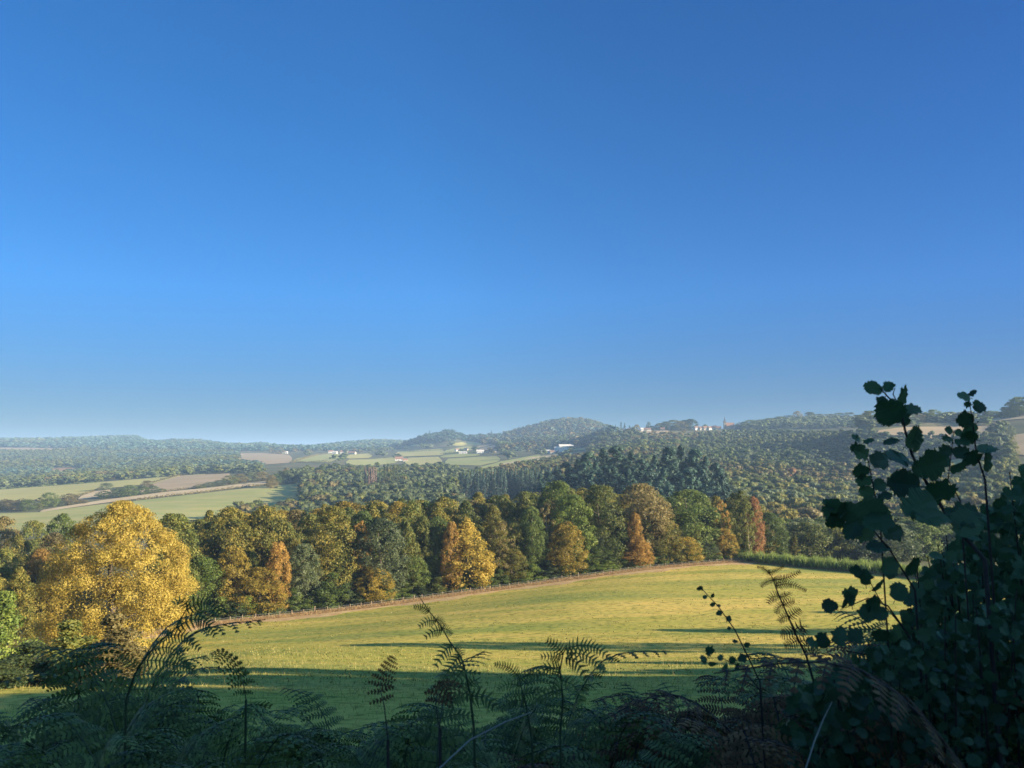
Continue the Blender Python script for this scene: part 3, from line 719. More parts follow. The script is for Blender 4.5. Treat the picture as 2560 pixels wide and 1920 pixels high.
# centre: mixed wood behind the wood edge (left centre) and conifer stands
ptsA = scatter([(238, 515), (262, 497), (285, 482), (300, 477), (330, 475), (400, 474), (440, 472), (470, 480), (500, 476), (545, 467), (600, 461), (700, 453)], [(238, 530), (262, 530), (300, 560), (700, 560)], 300, 1250, 7.6, 90000)
ptsA = [p for p in ptsA if not infield(p[3], p[4])]
ptsA.sort(key=lambda p: p[1])
items = []; cnt = 0
PA = [('green', 1.4), ('grey', 4), ('olive', 2), ('brown', 1.4)]
PB = [('green', 2), ('grey', 2), ('brown', 2.5), ('olive', 2)]
for (x, y, z, px, py) in ptsA:
    fir = (px > 458 and px < 562 and 480 < y < 700) or (px > 500 and y < 560)
    if px > 560: fir = y < 520 or rd.random() < .25
    if fir: continue
    mt = noisecol(x, y, PA if px < 480 else PB, 40)
    h = rd.uniform(10, 15)
    if cnt < 50:
        mid_tree('round%d' % rd.randrange(5), mt, (x, y, z - .3), h, rd.uniform(13, 18), '%s tree of the hazy middle wood, %s' % (NAMEC[mt], 'left of the conifer stand' if px < 400 else 'among the conifers'), 'trees of the hazy mixed wood')
        cnt += 1
    else: items.append((x, y, z - .5, h, rd.uniform(10, 18), PAL.index(mt)))
far_wood('mixed_wood', items, PAL, 'hazy grey green and brown wood across the middle distance', nleaf=500, ls=.062)
print('mixed', cnt, len(items))
# planted spruces, narrow tops in rows
for k in range(64):
    px = 462 + (k % 32) * 3.2 + rd.uniform(-1.5, 1.5); Y = 600 + (k // 32) * 40 + rd.uniform(-12, 12)
    p = on(px, Y); top = np.interp(px, [392, 430, 470, 520, 560], [478, 476, 473, 470, 470]) + rd.uniform(-1.5, 3) - (k // 32) * 3
    mid_tree('conifer%d' % (k % 3), 'spruce', p, ray(px, top)[1] * Y - p.z, rd.uniform(5.5, 7.5), 'narrow blue green spruce in the planted stand behind the wood edge centre', 'planted spruces', 'spruce', 'spruce_tree')
# dead pinkish larches and dark poplars left of them
for k in range(9):
    px = 378 + (k % 5) * 2.6 - 12 + rd.uniform(-1, 1); Y = 690 + rd.uniform(-15, 15); p = on(px, Y)
    mid_tree('conifer%d' % (k % 3), 'dead', p, ray(px, 466 + rd.uniform(0, 4))[1] * Y - p.z, 4.5, 'bare pinkish grey tree in the small dead clump left of the spruces', 'dead pinkish trees', 'tree', 'dead_tree')
for k in range(5):
    px = 385 + k * 3.1; Y = 680; p = on(px, Y)
    mid_tree('conifer%d' % (k % 3), 'grey', p, ray(px, 463 + rd.uniform(0, 4))[1] * Y - p.z, 5, 'slim upright grey green tree right of the dead pinkish clump', 'slim upright trees', 'tree', 'poplar_tree')
# tall dark firs right of centre
FIRS = [(556, 468, 20, 470), (566, 462, 18, 480), (578, 459, 22, 470), (589, 452, 22, 460), (603, 448, 24, 470), (617, 446, 24, 475), (631, 451, 22, 465), (642, 459, 20, 480), (655, 455, 22, 430), (668, 447, 24, 440), (681, 445, 25, 450), (694, 449, 24, 445), (706, 456, 22, 440), (716, 463, 20, 430),
        (596, 462, 20, 430), (612, 466, 22, 430), (628, 468, 20, 425), (650, 472, 22, 410), (664, 468, 22, 400), (690, 468, 22, 405), (705, 474, 20, 395), (572, 474, 20, 440), (722, 474, 18, 390), (646, 482, 22, 385), (668, 484, 20, 380), (588, 472, 18, 445), (540, 474, 16, 500), (548, 472, 16, 520)]
for k, (px, top, wpx, Y) in enumerate(FIRS):
    p = on(px, Y)
    mid_tree('bigfir%d' % (k % 2), 'fir', p, ray(px, top)[1] * Y - p.z, hpx(wpx, Y) * 1.35, 'tall dark blue green fir %s' % ('in the left of the two dark clumps' if px < 648 else 'in the right of the two dark clumps'), 'tall dark firs', 'fir', 'fir_tree')

# valley: clumps and single trees between the fields
VT = [(49, 492.5, 16, 507, 'green', 'round dark tree on the field edge left of the golden tree top'), (69, 493.5, 15, 505, 'brown', 'brownish round tree right of the round dark field tree'),
      (27, 499.5, 14, 511, 'green', 'small dark round tree second from the left on the field edge'), (8, 500, 16, 510, 'brown', 'greyish brown hedge tree at the left edge'), (-6, 500, 16, 510, 'grey', 'grey tree half beyond the left edge'), (17, 502, 12, 511, 'brown', 'low brown tree between the hedge trees'), (38, 503, 10, 509, 'olive', 'low olive shrub left of the round dark field tree'), (59, 500, 10, 506, 'grey', 'grey shrub between the round field trees'), (82, 500, 10, 504, 'brown', 'small brown bush right of the round field trees'),
      (106, 483, 12, 490.5, 'grey', 'single grey green tree on the pale track bend'), (104, 491, 14, 498.5, 'green', 'green bush below the track bend tree'), (119, 488.5, 16, 497.5, 'green', 'dark green tree leading the clump mid valley'), (129, 485, 16, 496.5, 'green', 'largest dark green tree of the mid valley clump'), (141, 486, 14, 495, 'green', 'dark green tree right of the largest in the clump'), (147, 480.5, 10, 487, 'brown', 'brownish tree poking above the mid valley clump'), (152, 485.5, 12, 493.5, 'grey', 'grey green tree at the right of the mid valley clump'), (161, 488.5, 9, 492.5, 'olive', 'low olive bush ending the mid valley clump'),
      (200, 484.5, 10, 488.5, 'olive', 'low bush starting the tree row behind the track'), (209, 482, 11, 487, 'grey', 'grey bush in the tree row behind the track'), (219, 480, 12, 485.5, 'grey', 'rounded grey tree in the row behind the track'), (230, 475.5, 14, 484, 'olive', 'taller olive tree in the row behind the track'), (240, 474, 13, 482.5, 'brown', 'pinkish brown tree in the row behind the track'), (251, 472, 13, 481.5, 'grey', 'grey green tree near the right end of the track row'), (262, 472, 14, 481, 'brown', 'brown tree at the right end of the track row')]
for (px, top, wpx, bot, mt, lb) in VT:
    p = ground_at(px, bot, 400); mid_tree('round%d' % (int(px) % 5), mt, p, (ray(px, top)[1] * p.y - p.z), hpx(wpx, p.y) * 1.25, lb, 'field trees in the valley')
# big broad tree patch right of track row (hazy grove)
for k in range(30):
    px = 270 + rd.uniform(0, 110); bot = np.interp(px, [270, 300, 380], [484, 476, 472]) + rd.uniform(0, 9)
    p = ground_at(px, bot, 400); mt = rd.choice(['grey', 'green', 'grey', 'brown'])
    mid_tree('round%d' % rd.randrange(5), mt, p, rd.uniform(12, 17), rd.uniform(10, 14), '%s tree of the grove at the right end of the pale track' % NAMEC[mt], 'grove beyond the pale track')

# hedges along the field edges
def hedge(P, h, wd, mat, label, nper=9, ls=.9, name='hedge', group=None, seed=1):
    rg = np.random.default_rng(seed); X, Y, Ln = resample([Vector(p) for p in P], max(3, int(sum((Vector(a) - Vector(b)).length for a, b in zip(P, P[1:])) / 2)))
    n_ = int(Ln * nper); t = rg.random(n_) * (len(X) - 1); i = np.minimum(t.astype(int), len(X) - 2); u = t - i
    cx = X[i] * (1 - u) + X[i + 1] * u; cy = Y[i] * (1 - u) + Y[i + 1] * u
    hh = h * (.8 + .3 * np.sin(cx / 4.1 + seed) * np.sin(cy / 5.3) + .22 * np.sin(cx / 1.7 + cy / 1.1))
    an = rg.random(n_) * 2 * np.pi; rr = np.sqrt(rg.random(n_)) * .5 + .5
    ox = np.cos(an) * rr * wd / 2; oz = (np.sin(an) * rr * .5 + .5) * hh
    d = np.stack([np.gradient(X), np.gradient(Y)], 1); d /= np.linalg.norm(d, axis=1)[:, None]; nrm = np.stack([-d[:, 1], d[:, 0]], 1)[i]
    C = np.stack([cx + nrm[:, 0] * ox, cy + nrm[:, 1] * ox, hz(cx, cy) + .1 + oz], 1)
    N = np.stack([nrm[:, 0] * np.cos(an), nrm[:, 1] * np.cos(an), np.sin(an) * .8 + .2], 1) + rg.normal(size=(n_, 3)) * .5; N /= np.linalg.norm(N, axis=1)[:, None]
    V, Q = quads(C, N, ls * (.6 + .8 * rg.random(n_)), .6, rg)
    return tag(obj(name, mesh(name, V, Q, attr=rg.random(n_)), LM[mat]), label, 'hedge', group)
HL = [([(40, 502), (78, 496.4), (101, 489.2)], 'low brown hedge beside the pale track left of the bend'), ([(153.5, 483.3), (181, 475.4), (230, 473.6)], 'thin brown hedge along the top of the tan field'),
      ([(163, 491.5), (180, 490), (197, 488.2)], 'short brown hedge under the tan field'), ([(135.6, 500.6), (165, 497), (192, 494), (215.6, 491), (264, 485.8), (285, 484)], 'long brown hedge above the lower green field'),
      ([(292, 463), (318, 455), (344, 453)], 'curved hedge around the distant green field'), ([(296, 462.5), (330, 463)], 'thin hedge under the distant green field'), ([(0, 502), (20, 501.5), (40, 501.5)], 'hedge under the olive field at far left'),
      ([(0, 490), (50, 486.5), (101, 482.6)], 'dark hedge line along the top of the olive field'), ([(440, 454.5), (462, 452.8), (484, 452.5)], 'dark hedge in the pastures below the cone hill'), ([(497, 469.5), (520, 463), (545, 457.5)], 'bushy hedge below the sloping green pasture'),
      ([(400, 452.5), (430, 451), (450, 450)], 'hedge across the far pastures left of the cone hill')]
for k, (pl, lb) in enumerate(HL):
    P = [ground_at(x, y, 400) for x, y in pl]
    hedge(P, 2.4 if P[0].y < 1400 else 4.5, 2.4 if P[0].y < 1400 else 6, 'brown' if k < 7 else 'green', lb, nper=7, ls=1.2, seed=k, group='field hedges in the valley')
# hedge and tall grass at the far right of the meadow
hedge([p + Vector((1.5, 3.0, 0)) for p in HP[:]], 2.2, 3.5, 'green', 'bright green hedge running right from the fence corner', nper=170, ls=.35, seed=40, name='meadow_hedge')
hedge([p + Vector((4.5, 7.0, 0)) for p in HP[:]], 2.6, 4, 'green', 'taller green brush behind the bright green meadow hedge', nper=150, ls=.4, seed=41, name='brush_hedge')
hx, hy, hl = resample([p + Vector((1.5, 3.0, 0)) for p in HP], 60); rg = np.random.default_rng(77); n_ = 30000; t = rg.random(n_); X = np.interp(t, np.linspace(0, 1, 60), hx) + rg.normal(size=n_) * 1.6; Y = np.interp(t, np.linspace(0, 1, 60), hy) + rg.normal(size=n_) * 2.2
clump = .5 + .5 * np.sin(X / 1.9 + Y / 3.1) * np.sin(X / .8 - Y / 1.3 + 1); TALLG = (np.stack([X, Y, hz(X, Y) + .5 + (.2 + 1.7 * clump) * rg.random(n_)], 1), rg)

# ------------------------------------------------------------------ distant woods and ridges (each reads as one mass)
def mass(name, top, bot, Y0, Y1, sp, pal, label, h=(9, 13), ntry=26000, nleaf=26, ls=.3, conifer=False, wfac=1.0, sc=120):
    P = scatter(top, bot, Y0, Y1, sp, ntry); P = [p for p in P if not infield(p[3], p[4])]
    it = []
    for (x, y, z, px, py) in P:
        mt = noisecol(x, y, pal, sc); hh = rd.uniform(*h); it.append((x, y, z - 1, hh, sp * rd.uniform(1.1, 1.5) * wfac, PAL.index(mt)))
    print(name, len(it))
    if it: far_wood(name, it, PAL, label, nleaf, ls, conifer=conifer)
FH = [('spruce', 2), ('grey', 4), ('olive', 1), ('brown', .5)]
mass('left_valley_wood', [(-60, 452), (0, 452), (72, 450), (110, 448), (200, 452), (262, 455)], [(-60, 494), (0, 489.5), (101, 482), (205, 473.5), (262, 473)], 1020, 2600, 15, FH, 'hazy woods filling the left valley below the ridge', ntry=30000, nleaf=60, ls=.2)
mass('ridge_wood', [(-60, 430), (400, 430)], [(-60, 453), (0, 452), (72, 449), (110, 452), (200, 453), (262, 454), (300, 454), (400, 449)], 2400, 3900, 24, [('spruce', 4), ('fir', 3), ('grey', 2)], 'blue hazy wooded ridge along the left horizon', h=(11, 17), ntry=26000, nleaf=36, ls=.25)
mass('cone_hill_wood', [(405, 430), (500, 430)], [(405, 447), (450, 441.5), (470, 440.5), (500, 446)], 1700, 3600, 22, [('fir', 3), ('spruce', 3), ('grey', 1)], 'dark wood on the small cone hill left of the rounded hill', h=(12, 20), ntry=20000, nleaf=36, ls=.25)
mass('rounded_hill_wood', [(480, 415), (640, 415)], [(480, 446), (505, 452), (545, 448), (600, 450), (640, 440)], 1350, 2900, 16, [('green', 2), ('grey', 3), ('brown', 1.6), ('spruce', 1.6)], 'mixed wood covering the rounded hill right of centre', h=(11, 18), ntry=30000, nleaf=60, ls=.2)
mass('farm_hedgerow_trees', [(270, 447), (340, 446), (400, 445), (480, 446), (600, 450)], [(270, 462), (340, 462), (400, 464), (480, 466), (560, 462), (600, 462)], 1100, 2600, 52, [('green', 2), ('grey', 2), ('brown', 1), ('spruce', .6)], 'scattered hedgerow trees among the distant farms', h=(9, 14), ntry=6000, nleaf=50, ls=.22, wfac=.36)
mass('village_slope_wood', [(590, 438), (720, 437.5)], [(590, 462), (720, 462)], 780, 1750, 13, [('brown', 3), ('grey', 2.5), ('green', 2), ('olive', 2)], 'brown and grey wood on the slope below the village', h=(9, 14), ntry=26000, nleaf=70, ls=.18)
mass('skyline_wood', [(744, 424), (1100, 400)], [(744, 428.5), (1000, 428), (1100, 428)], 880, 1640, 15, [('green', 3), ('grey', 3), ('brown', 1)], 'grove and hedges along the ridge right of the church', h=(9, 13), ntry=9000, nleaf=80, ls=.16)
# cone hill and rounded hill crests
def crest(px, Y, top, wpx, mat, label, kind='round', cat='tree', name='deciduous_tree', group=None):
    p = on(px, Y); q = 'conifer%d' % (int(px) % 3) if kind == 'c' else 'round%d' % (int(px) % 5)
    return mid_tree(q, mat, p - Vector((0, 0, 1)), max(6, ray(px, top)[1] * Y - p.z + 1), hpx(wpx, Y) * (1.45 if kind != 'c' else 1), label, group, cat, name)
for k, (px, top) in enumerate([(416, 439), (421, 437.5), (427, 436.5), (433, 434.5), (440, 433), (446, 431.5), (451, 431.5), (457, 432.5), (462, 436), (467, 438.5)]):
    crest(px, 2550, top, 8, 'fir', 'dark tree on the crest of the small cone hill', 'round', 'tree', 'crest_tree', 'crest trees of the cone hill')
crest(429.5, 2550, 430.5, 4, 'fir', 'pointed fir standing left of the cone hill crest', 'c', 'fir', 'fir_tree')
for px, top in [(445, 429), (448.5, 428.5), (451, 428.5), (454, 429.5)]:
    crest(px, 2550, top, 3.5, 'fir', 'pointed conifer tip on top of the cone hill', 'c', 'fir', 'fir_tree', 'conifer tips on the cone hill')
crest(491.5, 2550, 430.5, 4, 'fir', 'single pointed conifer left of the rounded hill', 'c', 'fir', 'fir_tree')
for px, top in [(476, 434.5), (480, 433.5), (484, 435), (488, 435.5), (497, 434), (503, 434)]:
    crest(px, 2550, top, 5, 'green', 'small round tree on the saddle between the two hills', 'round', 'tree', 'deciduous_tree', 'saddle trees')
for px in np.arange(540, 602, 3.4):
    top = np.interp(px, [540, 552, 565, 580, 592, 602], [425, 421.5, 419.5, 419, 421.5, 426])
    crest(px + rd.uniform(-.8, .8), 2550, top + rd.uniform(-.5, .8), 4.2, 'fir', 'dark conifer along the crest of the rounded hill', 'c', 'fir', 'fir_tree', 'crest conifers of the rounded hill')
# village ridge skyline
SKY = [(616, 424.5, 4, 'c', 'fir', 'leftmost pointed conifer of the ridge group left of the village'), (621.5, 422, 5, 'c', 'fir', 'tallest pointed conifer of the ridge group'), (625, 423, 5, 'c', 'fir', 'second tallest conifer of the ridge group'), (630, 425.5, 5, 'c', 'fir', 'short conifer at the right of the ridge group'), (637, 424.5, 5, 'r', 'brown', 'thin brownish tree between ridge conifers and umbrella tree'),
       (649, 422, 4, 'r', 'fir', 'lone dark umbrella shaped tree on the ridge'), (653, 426, 7, 'r', 'green', 'low dark tree right of the umbrella tree'), (661, 423, 9, 'r', 'grey', 'grey green tree on the ridge left of the dark twin'), (667, 421.5, 10, 'r', 'green', 'green ridge tree left of the pale broad tree'), (675, 420, 14, 'r', 'grey', 'pale broad tree left of the dark block'), (681, 421, 14, 'r', 'brown', 'brownish broad tree left of the dark block'), (686, 420, 11, 'r', 'fir', 'left half of the dark tree block left of the houses'), (691.5, 419, 11, 'r', 'fir', 'right half of the dark tree block left of the houses'),
       (706, 424.5, 5, 'r', 'green', 'small round tree rising behind the village houses'), (744, 422, 13, 'r', 'green', 'dark tree directly right of the church'), (739, 424.5, 8, 'r', 'fir', 'low dark tree touching the church roof'),
       (752, 420, 14, 'r', 'green', 'long grove right of the church, first tree'), (762, 419.5, 14, 'r', 'grey', 'long grove right of the church, second tree'), (772, 418, 14, 'r', 'green', 'long grove right of the church, third tree'), (781, 416.5, 13, 'r', 'green', 'long grove right of the church, fourth tree'), (790, 415.5, 13, 'r', 'grey', 'long grove right of the church, fifth tree'), (799, 411, 8, 'r', 'brown', 'taller thin crowned brown tree above the grove'),
       (811, 412, 9, 'r', 'green', 'wind shaped tree right of the taller brown tree'), (820, 414, 12, 'r', 'grey', 'hedge tree on the ridge left of the hazel sprig'), (830, 414, 12, 'r', 'grey', 'second hedge tree on the ridge left of the hazel sprig'), (840, 413, 12, 'r', 'green', 'rounder hedge tree on the ridge near the hazel sprig'), (850, 412.5, 11, 'r', 'grey', 'grey ridge tree touching the hazel leaves')]
for (px, top, wpx, kd, mt, lb) in SKY:
    crest(px, 1560, top, wpx, mt, lb, kd, 'tree', 'ridge_tree', 'trees on the village ridge')
for k in range(20):
    px = 862 + k * 8.2; crest(px, 930, 412 + rd.uniform(-2.5, 3) - (1 if 890 < px < 940 else 0), 13, rd.choice(['green', 'grey', 'brown']), 'ridge tree behind the hazel sprig on the right skyline', 'round', 'tree', 'ridge_tree', 'right skyline trees')
for (px, top, wpx, Y) in [(1022, 397, 24, 900), (1013, 402, 14, 900), (1042, 392, 30, 900), (1006, 407, 9, 905)]:
    p = on(px, Y); mid_tree('round%d' % (px % 5), 'green', p, max(5, ray(px, top)[1] * Y - p.z), hpx(wpx, Y), 'large dark tree standing on the hill top at the right edge', 'trees on the right hill top')
for k in range(22):
    px = 935 + (k * 37) % 110; Y = 560 + (k * 53) % 260; p = on(px, Y)
    mid_tree('round%d' % (k % 5), rd.choice(['green', 'olive', 'grey']), p, rd.uniform(9, 13), rd.uniform(9, 13), 'hedgerow tree among the fields of the right hill behind the leaves', 'hedgerow trees on the right hill')

# ------------------------------------------------------------------ buildings
M_WALL = {'white': plain('limewash', (.62, .59, .53), .8, .6, .1), 'cream': plain('cream_render', (.46, .40, .31), .8, .6, .1), 'stone': plain('stone', (.32, .26, .2), .9, .8, .2)}
M_ROOF = {'red': plain('clay_tiles', (.26, .14, .09), .8, 1.5, .25), 'brown': plain('brown_tiles', (.2, .12, .09), .8, 1.5, .25), 'slate': plain('slate', (.09, .10, .13), .6, 1.5, .2), 'pale': plain('pale_sheet_roof', (.6, .55, .48), .6, 1, .1)}
M_GL = plain('dark_window_glass', (.03, .04, .05), .2)
def box(x0, x1, y0, y1, z0, z1):
    V = [(x, y, z) for z in (z0, z1) for y in (y0, y1) for x in (x0, x1)]
    return V, [(0, 2, 3, 1), (4, 5, 7, 6), (0, 1, 5, 4), (2, 6, 7, 3), (0, 4, 6, 2), (1, 3, 7, 5)]
def house(px, py, W, D, H, rh, wall, roof, label, rz=0, y0=400, nwin=3, cat='house', group=None, name='farm_house'):
    p = ground_at(px, py, y0)
    if name == 'village_house': p = on(px, 1540)
    e = bpy.data.objects.new(name, None); COL.objects.link(e); e.location = p; e.rotation_euler.z = rz; tag(e, label, cat, group)
    V, Fq = box(-W / 2, W / 2, -D / 2, D / 2, -2, H)
    V += [(-W / 2, 0, H + rh), (W / 2, 0, H + rh)]
    # gable triangles
    tri = np.array([(4, 6, 8), (5, 9, 7)])
    obj('wall', mesh('wall', V, [np.array([f for i, f in enumerate(Fq) if i != 1]), tri]), M_WALL[wall], e)
    o_ = .5; q = []
    for s in (-1, 1):
        a = (-W / 2 - o_, s * (D / 2 + o_), H - o_ * rh / (D / 2) + .05); b_ = (W / 2 + o_, s * (D / 2 + o_), H - o_ * rh / (D / 2) + .05)
        q.append(([a, b_, (W / 2 + o_, 0, H + rh + .1), (-W / 2 - o_, 0, H + rh + .1), (a[0], a[1], a[2] + .25), (b_[0], b_[1], b_[2] + .25), (W / 2 + o_, 0, H + rh + .35), (-W / 2 - o_, 0, H + rh + .35)], [(0, 1, 2, 3), (4, 5, 6, 7), (0, 1, 5, 4), (1, 2, 6, 5), (0, 3, 7, 4)]))
    V2, F2 = join(q); ro = obj('roof', mesh('roof', V2, np.array(F2)), M_ROOF[roof], e)
    if cat == 'house':
        V3, F3 = box(W * .22, W * .22 + 1, -.5, .5, H + rh - .6, H + rh + 1.3); obj('chimney', mesh('chimney', V3, np.array(F3)), M_WALL['stone'], ro)
    for i in range(nwin):
        x = -W / 2 + W * (i + .5) / nwin
        if i == nwin // 2: V3, F3 = box(x - .55, x + .55, -D / 2 - .06, -D / 2 + .05, -1, 2.1); nm = 'door'
        else: V3, F3 = box(x - .5, x + .5, -D / 2 - .06, -D / 2 + .05, H * .45, H * .45 + 1.4); nm = 'window'
        obj(nm, mesh(nm, V3, np.array(F3)), M_GL, e)
    return e
house(566, 451, 26, 11, 9, 3, 'white', 'pale', 'long white farmhouse standing highest on the green slope', .1, nwin=5)
house(558, 451, 14, 9, 6, 2, 'white', 'pale', 'low white annex left of the long white farmhouse', .1)
house(546, 453.4, 15, 9, 4, 2.5, 'white', 'pale', 'white barn left of the long farmhouse on the slope', -.2, cat='barn', name='barn')
house(552, 453.8, 8, 7, 4, 2, 'cream', 'brown', 'small cream shed right of the white barn', .2, cat='shed', name='shed')
house(480, 453.3, 15, 9, 5, 2, 'white', 'pale', 'bright white house between rounded hill and cone hill', .1)
house(494.5, 452.6, 7, 7, 8, 3, 'cream', 'brown', 'tall narrow cream house left of the pasture slope', .4)
house(457, 451.5, 9, 7, 4.5, 2.5, 'white', 'brown', 'small white gabled house below the cone hill', .6)
house(463, 453.8, 17, 8, 3, 1.6, 'white', 'pale', 'long low white shed below the cone hill', 0, cat='shed', name='shed')
house(466, 450.8, 9, 7, 4, 2.5, 'stone', 'slate', 'dark roofed house right of the small white gabled house', -.3)
house(331, 453.4, 14, 9, 5, 3, 'white', 'red', 'left white farm building of the leftmost farm group', .2)
house(335, 454.2, 12, 8, 5, 2.4, 'white', 'pale', 'second white farm building of the leftmost farm group', -.1)
house(344, 453.6, 18, 9, 5, 4, 'white', 'red', 'red roofed farmhouse of the leftmost farm group', .1, nwin=4)
house(352, 454.2, 20, 10, 3.5, 3.5, 'cream', 'red', 'long orange tan barn at the right of the leftmost farm group', -.2, cat='barn', name='barn')
house(380, 449.8, 12, 8, 4.5, 2.5, 'white', 'brown', 'white house of the small farm above the blue trees', .1)
house(386, 450.2, 16, 8, 3.5, 3, 'cream', 'red', 'tan barn beside the white house above the blue trees', 0, cat='barn', name='barn')
house(399, 460.8, 15, 9, 4, 4, 'white', 'red', 'orange roofed house beside the blue green trees', .1)
house(405, 461.5, 8, 7, 3, 2.4, 'cream', 'red', 'small orange roofed shed right of the orange roofed house', .3, cat='shed', name='shed')
house(285, 453.5, 14, 8, 4, 2, 'white', 'pale', 'tiny pale farm far left on the valley saddle', 0)
for (px, py, W, H, wl, rf, lb) in [(633, 441, 8, 4, 'white', 'brown', 'white house hidden in trees below the ridge'), (645, 439, 8, 4, 'cream', 'brown', 'cream house half hidden in trees left of the village'), (663, 438.8, 8, 4, 'cream', 'red', 'orange walled house half hidden below the dark tree block'),
      (643.5, 429.6, 10, 4, 'white', 'pale', 'white house on the ridge beside the umbrella tree'), (649, 430, 8, 3.5, 'white', 'brown', 'low house on the ridge under the umbrella tree'),
      (697, 429.2, 9, 5.5, 'white', 'brown', 'white village house nearest the dark tree block'), (701.5, 429.4, 8, 4.6, 'cream', 'brown', 'second village house from the dark tree block'), (706, 429.4, 9, 5, 'cream', 'red', 'third village house under the small round tree'), (710.5, 429.4, 8, 4.5, 'white', 'brown', 'fourth village house in the row'), (715, 429.2, 9, 5.4, 'cream', 'brown', 'fifth village house towards the church'), (719.5, 429.2, 8, 4.2, 'cream', 'red', 'village house directly left of the church')]:
    house(px, py, W, 7, H, 2.6, wl, rf, lb, rd.uniform(-.3, .3), cat='house', group='village houses', name='village_house')
# church
p = on(728, 1560)
e = bpy.data.objects.new('church', None); COL.objects.link(e); e.location = p; tag(e, 'village church with pointed spire and red roofed nave on the ridge', 'church')
def topz(py): return ray(728, py)[1] * 1560 - p.z
tw = topz(421.5); V, Fq = box(-7.2, -2.8, -2.2, 2.2, -3, tw); t_ = obj('tower', mesh('tower', V, np.array(Fq)), M_WALL['stone'], e)
V = [(-7.7, -2.7, tw), (-2.3, -2.7, tw), (-2.3, 2.7, tw), (-7.7, 2.7, tw), (-6, -1, tw + 3), (-4, -1, tw + 3), (-4, 1, tw + 3), (-6, 1, tw + 3), (-5, 0, topz(415.8))]
obj('spire', mesh('spire', V, [np.array([(0, 1, 5, 4), (1, 2, 6, 5), (2, 3, 7, 6), (3, 0, 4, 7)]), np.array([(4, 5, 8), (5, 6, 8), (6, 7, 8), (7, 4, 8)])]), M_ROOF['slate'], t_)
for xx in (-6, -4.6):
    V, Fq = box(xx, xx + .7, -2.28, -2.1, tw - 3, tw - 1); obj('belfry_opening', mesh('belfry_opening', V, np.array(Fq)), M_GL, t_)
nh = topz(426); V, Fq = box(-2.8, 13, -4, 4, -3, nh); V += [(-2.8, 0, topz(422.8)), (13, 0, topz(422.8))]
obj('nave', mesh('nave', V, [np.array(Fq), np.array([(4, 6, 8), (5, 9, 7)])]), M_WALL['stone'], e)
V = [(-2.8, -4.5, nh - .3), (13.4, -4.5, nh - .3), (13.4, 0, topz(422.6)), (-2.8, 0, topz(422.6)), (13.4, 4.5, nh - .3), (-2.8, 4.5, nh - .3)]
obj('nave_roof', mesh('nave_roof', V, np.array([(0, 1, 2, 3), (3, 2, 4, 5)])), M_ROOF['red'], e)

# ------------------------------------------------------------------ fence along the wood
fe = bpy.data.objects.new('fence', None); COL.objects.link(fe); tag(fe, 'post and wire fence with pale wooden posts between meadow and wood', 'fence')
m_post = plain('weathered_wood', (.22, .17, .11), .9, 6, .4); m_wire = plain('fence_wire', (.2, .2, .2), .4)
px_, py_, Ln = resample(FP, 72); pv, pf = tube([(0, 0, -.4), (.02, 0, .6), (0, .02, 1.45)], [.085, .08, .07], 6); pf = pf + []
Vp = pv + [Vector((0, .02, 1.47))]; caps = [(12 + j, 12 + (j + 1) % 6, 18) for j in range(6)]
pm = mesh('post', Vp, [np.array(pf), np.array(caps)]); wires = [[], [], []]
for i in range(72):
    j = i / 71; X, Y = px_[i] + rd.uniform(-.25, .25), py_[i] + rd.uniform(-.25, .25); z = hz1(X, Y)
    o = obj('post', pm, m_post, fe, (X, Y, z)); o.rotation_euler = (rd.uniform(-.06, .06), rd.uniform(-.06, .06), rd.random() * 6)
    big = 1.35 if i % 9 == 4 else 1; o.scale = (1.3 * big, 1.3 * big, rd.uniform(.92, 1.1) * (1.15 if big > 1 else 1))
    for q in range(3): wires[q].append((X, Y, z + .45 + .4 * q))
V, Fq = join([tube(wq, [.02] * 72, 4) for wq in wires]); obj('wire', mesh('wire', V, np.array(Fq)), m_wire, fe)
hp = bpy.data.objects.new('hedge_fence', None); COL.objects.link(hp); tag(hp, 'low fence with thin dark posts in front of the bright green meadow hedge', 'fence')
px_, py_, Ln = resample(HP, 22); ws = []
for i in range(22):
    z = hz1(px_[i], py_[i]); o = obj('post', pm, m_post, hp, (px_[i], py_[i], z)); o.scale = (.9, .9, rd.uniform(.75, .95)); ws.append((px_[i], py_[i], z + .8))
V, Fq = tube(ws, [.02] * 22, 4); obj('wire', mesh('wire', V, np.array(Fq)), m_wire, hp)

# ------------------------------------------------------------------ grass: blades standing in the meadow
def blades(name, C, Hh, W, mat, label, lean=.35, seed=0, cat='grass'):
    rg = np.random.default_rng(seed); n_ = len(C); an = rg.random(n_) * 2 * np.pi
    d = np.stack([np.cos(an), np.sin(an), np.zeros(n_)], 1); l_ = rg.normal(size=(n_, 3)) * lean; l_[:, 2] = 0
    V = np.stack([C - d * W[:, None] / 2, C + d * W[:, None] / 2, C + np.array([0, 0, 1]) * Hh[:, None] + l_ * Hh[:, None]], 1).reshape(-1, 3)
    return tag(obj(name, mesh(name, V, np.arange(3 * n_).reshape(n_, 3), attr=rg.random(n_)), mat), label, cat, kind='stuff')
m_straw = leafmat('straw_blades', [(.18, .17, .04), (.32, .27, .07), (.48, .38, .15)], trans=.35)
m_gr = leafmat('green_blades', [(.10, .12, .03), (.19, .19, .045), (.30, .26, .075)], trans=.35)
rg = np.random.default_rng(5)
n_ = 90000; Y = 38 + 75 * rg.random(n_) ** .9; X = (rg.random(n_) * 2 - 1) * (Y * .72 + 6); keep = np.ones(n_, bool)
dens = .5 + .5 * np.sin(X / 9 + np.sin(Y / 5)) * np.sin(Y / 3.3); keep = rg.random(n_) < dens * .8 + .2
